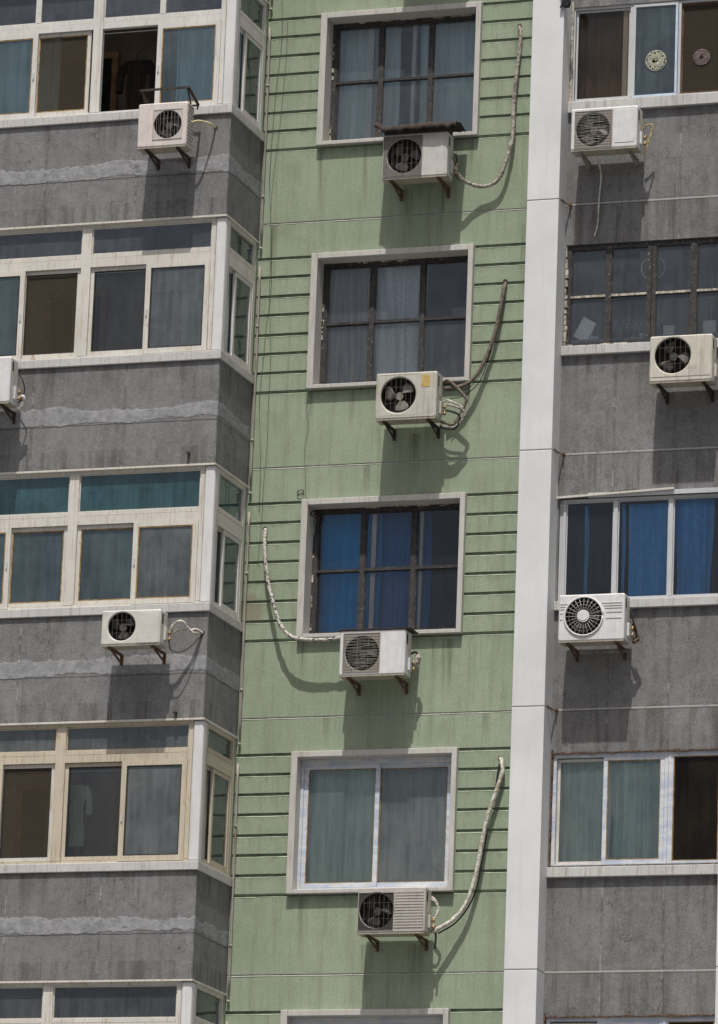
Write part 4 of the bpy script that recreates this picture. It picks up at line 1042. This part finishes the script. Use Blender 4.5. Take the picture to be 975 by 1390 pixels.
# 7 second bay, cut by the left edge
a, yf, yb = aircon(-6.745, BY, F_(1)+.479, .73, .515, (-.12, .25, .19), 'bright white unit cut by the left picture edge on the second bay', CW, wires='v', square=(-.34, .09, .03, .47, DIRTW, 0), bmat=RUSTD)
part_tube(a, 'hose', [(.40, -.22, .1), (.45, -.22, .10), (.44, -.2, .03), (.38, -.2, -.04)], .02, WHITEH, .2)
part_tube(a, 'cable', [(.37, -.2, .38), (.42, -.2, .3), (.44, -.18, .2), (.42, -.18, .1), (.38, -.2, .04)], .007, BLACK)

# 8 right wall, top
a, yf, yb = aircon(-.018, -.10, F_(0)+.452, .74, .467, (-.125, .225, .19), 'white unit with bent wire guard, below the top right window', CW, wires='h', blade=FANG, rot0=.2, square=(-.325, .09, .022, .43, DIRTW, 0), bmat=GALV)
obj('front_panel', MB().box(.12, .34, yf-.004, yf-.0005, .055, .43), CW, a, bevel=.003)
part_tube(a, 'hose', [(.385, -.22, .26), (.43, -.22, .30), (.475, -.20, .30), (.475, -.19, .24), (.44, -.2, .12), (.42, -.2, .03), (.40, -.2, -.02)], .010, mat_wrap('yellow_tape_wrap', (.50, .38, .15), (.28, .20, .09)))
part_tube(a, 'drain_tube', [(-.14, -.24, -.01), (-.13, -.12, -.08), (-.125, -.05, -.2), (-.15, -.02, -.45), (-.155, -.02, -.70), (-.19, -.02, -.86)], .010, WHITEH)
# 9 right wall, second
a, yf, yb = aircon(.8945, -.10, F_(1)+.605, .681, .505, (-.09, .285, .197), 'cream unit below the old steel kitchen window', CR, wires='v', blade=FAND, rot0=.1, bmat=RUSTD)
rb = MB()
for i in range(8): rb.box(.135+i*.022, .141+i*.022, yf-.004, yf-.0005, .07, .46)
obj('rib', rb, CR, a); obj('front_rib', MB().box(-.33, .33, yf-.004, yf-.0005, .052, .06), CY, a)
part_tube(a, 'hose', [(.36, -.2, .22), (.44, -.2, .26), (.50, -.15, .2), (.46, -.15, .05), (.38, -.2, .02)], .02, WHITEH, .1)
# 10 right wall, third
a, yf, yb = aircon(-.016, -.10, F_(2)+.619, .72, .50, (-.083, .262, .203), 'white unit with a round radial grille, below the blue-curtained right window', CW, radial=True, blade=FAND, bmat=RUST)
rb = MB()
for i, zz in enumerate((.40, .372, .345, .30, .235)):
    L = math.sqrt(max(.215**2-(zz-.262)**2, 0)); rb.box(-.083+L+.03, .335, yf-.005, yf-.0005, zz-.003, zz+.003)
    if -.083-L-.01 > -.35: rb.box(-.345, -.083-L-.015, yf-.005, yf-.0005, zz-.003, zz+.003)
obj('rib', rb, CG, a)
obj('rear_bar', MB().box(-.20, .30, -.12, -.10, -.075, -.045), GALV, a)
part_tube(a, 'cable', [(.37, -.24, .36), (.40, -.24, .26), (.42, -.22, .18), (.44, -.2, .1), (.40, -.2, .04)], .009, BLACK)
part_tube(a, 'pipe_bundle', [(.40, -.2, .22), (.43, -.19, .12), (.45, -.18, .05), (.40, -.2, .01)], .02, RUST, .25)
# units on the storey above the picture: their shadows fall into it
a, yf, yb = aircon(-2.10, 0, F_(-1)+.33, .74, .50, (-.12, .25, .19), 'white unit above the topmost green-wall window', CW)
part_tube(a, 'hose', [(.40, -.22, .1), (.6, -.16, -.03), (.75, -.14, -.02), (.9, -.10, .2), (1.0, -.06, .8), (1.03, .0, 1.7)], .022, GREYH, .1)

# pipe holes where the long hoses leave the green wall
for x, fl, zz, lb in ((-1.24, 1, 1.975, 'dark round pipe hole at the top of the long brown hose'), (-3.895, 2, 2.11, 'dark round pipe hole left of the blue-curtained green-wall window'), (-1.13, 3, 2.283, 'dark round pipe hole above the white hose beside the bottom green-wall window'), (-1.165, 0, 2.105, 'rusty ringed pipe hole beside the topmost green-wall window')):
    tag(obj('wall_sleeve', MB().disc((x, F_(fl)+zz), .028, -.003, .02, 18), DARKM if fl else RUST, origin=(x, 0, F_(fl)+zz)), lb, 'pipe hole')

# ------------------------------------------------------------------ pipes, cables and small fittings
pp = MB(); rng = random.Random(2)
for k in range(-1, 6):
    z = F_(k)
    pp.tube([(-4.080+rng.uniform(-.004, .004), -.025, z-.2+i*.5) for i in range(6)], .013, 8, sub=3)
    for zz in (.3, 1.6, 2.5): pp.tube([(-4.08, -.025, z+zz), (-4.08, -.025, z+zz+.03)], .018, 8, sub=1)
tag(obj('drain_pipe', pp, mat_white('weathered_pipe', (.33, .30, .26), (.10, .085, .07), .9, .4, 2), origin=(-4.08, -.035, Z0-14)), 'thin weathered drain pipe between grey bays and green wall', 'drain pipe')
def cable(name, pts, r, mat, label, cat='cable', group=None):
    return tag(obj(name, MB().tube(pts, r, 6, sub=8), mat, origin=pts[0]), label, cat, group)
rng = random.Random(11)
cable('hanging_cable', [(-3.98+.03*math.sin(i*.9)+rng.uniform(-.014, .014), -.02, Z0+3.0-i*.42) for i in range(16)], .0022, THINC, 'thin dark cable hanging down the green wall nearest the drain pipe')
cable('hanging_cable', [(-3.93+.035*math.sin(i*.7+1)+rng.uniform(-.02, .02), -.02, Z0+2.4-i*.45) for i in range(15)], .0018, THINC, 'second thin dark cable, looping a little farther from the drain pipe')
cable('hanging_cable', [(-3.46, -.075, F_(1)+.88), (-3.465, -.05, F_(1)+.70), (-3.44, -.02, F_(1)+.45), (-3.47, -.02, F_(1)+.2), (-3.45, -.02, F_(1)-.1), (-3.44, -.02, F_(1)-.3), (-3.41, -.05, F_(1)-.39), (-3.38, -.075, F_(1)-.46)], .002, THINC, 'thin cable hanging between the second and third green-wall windows')
wt = MB().tube([(-3.36+.03*math.cos(i*1.1), .03+.02*math.sin(i*.7), F_(2)+2.27+.03*math.sin(i*1.1+.3*(i % 3))) for i in range(20)], .003, 5, sub=4)
tag(obj('wire_tangle', wt, BLACK, origin=(-3.36, .03, F_(2)+2.24)), 'small tangle of wire in the top left corner of the third green-wall window', 'wire')
wt = MB().tube([(-3.50+.04*math.cos(i*1.3), -.015, F_(1)-.30+.03*math.sin(i*1.3+.5*(i % 2))) for i in range(9)], .003, 5, sub=4)
tag(obj('wire_tangle', wt, BLACK, origin=(-3.5, -.015, F_(1)-.33)), 'loose loop of wire on the green wall above the third green-wall window', 'wire')
# stubs on the bay fronts
for x, zz, fl, lb in ((-4.42, -.085, 1, 'rusty pipe stub low on the second bay parapet'), (-4.43, -.145, 2, 'rusty pipe stub low on the third bay parapet')):
    tag(obj('pipe_stub', MB().tube([(x, BY+.01, F_(fl)+zz), (x, BY-.05, F_(fl)+zz-.005)], .017, 10, sub=1), RUSTD, origin=(x, BY, F_(fl)+zz)), lb, 'pipe stub')
# rusty hooks where the pilaster joint meets the grey wall
for k, lb in ((0, 'rusty hook beside the pilaster below the top right unit'), (1, 'rusty hook beside the pilaster above the blue-curtained right window'), (2, 'rusty hook beside the pilaster above the bottom right window')):
    z = F_(k)-.03
    h = MB().tube([(-.545, -.30, z+.012), (-.52, -.2, z-.005), (-.50, -.14, z-.012), (-.485, -.11, z)], .008, 6).tube([(-.492, -.125, z-.01), (-.49, -.12, z-.10)], .006, 6, sub=1).disc((-.49, z), .018, -.118, -.1, 10)
    tag(obj('iron_hook', h, RUST, origin=(-.49, -.12, z)), lb, 'hook', 'rusty hooks beside the pilaster')
# black rag at the top of the pilaster
rg = MB()
rg.grid(lambda u, v: (-.535+.045*math.cos(u*6.28)*(1.2-.5*v)+.02*math.sin(v*7), -.40+.03*math.sin(u*6.28)+.01*math.sin(u*19), F_(0)+2.14+.30*v), 20, 12)
tag(obj('black_rag', rg, mat_flat('black_cloth', (.015, .014, .018), .9, .5, 25), origin=(-.535, -.4, F_(0)+2.14)), 'torn black rag tied at the top of the white pilaster', 'rag')
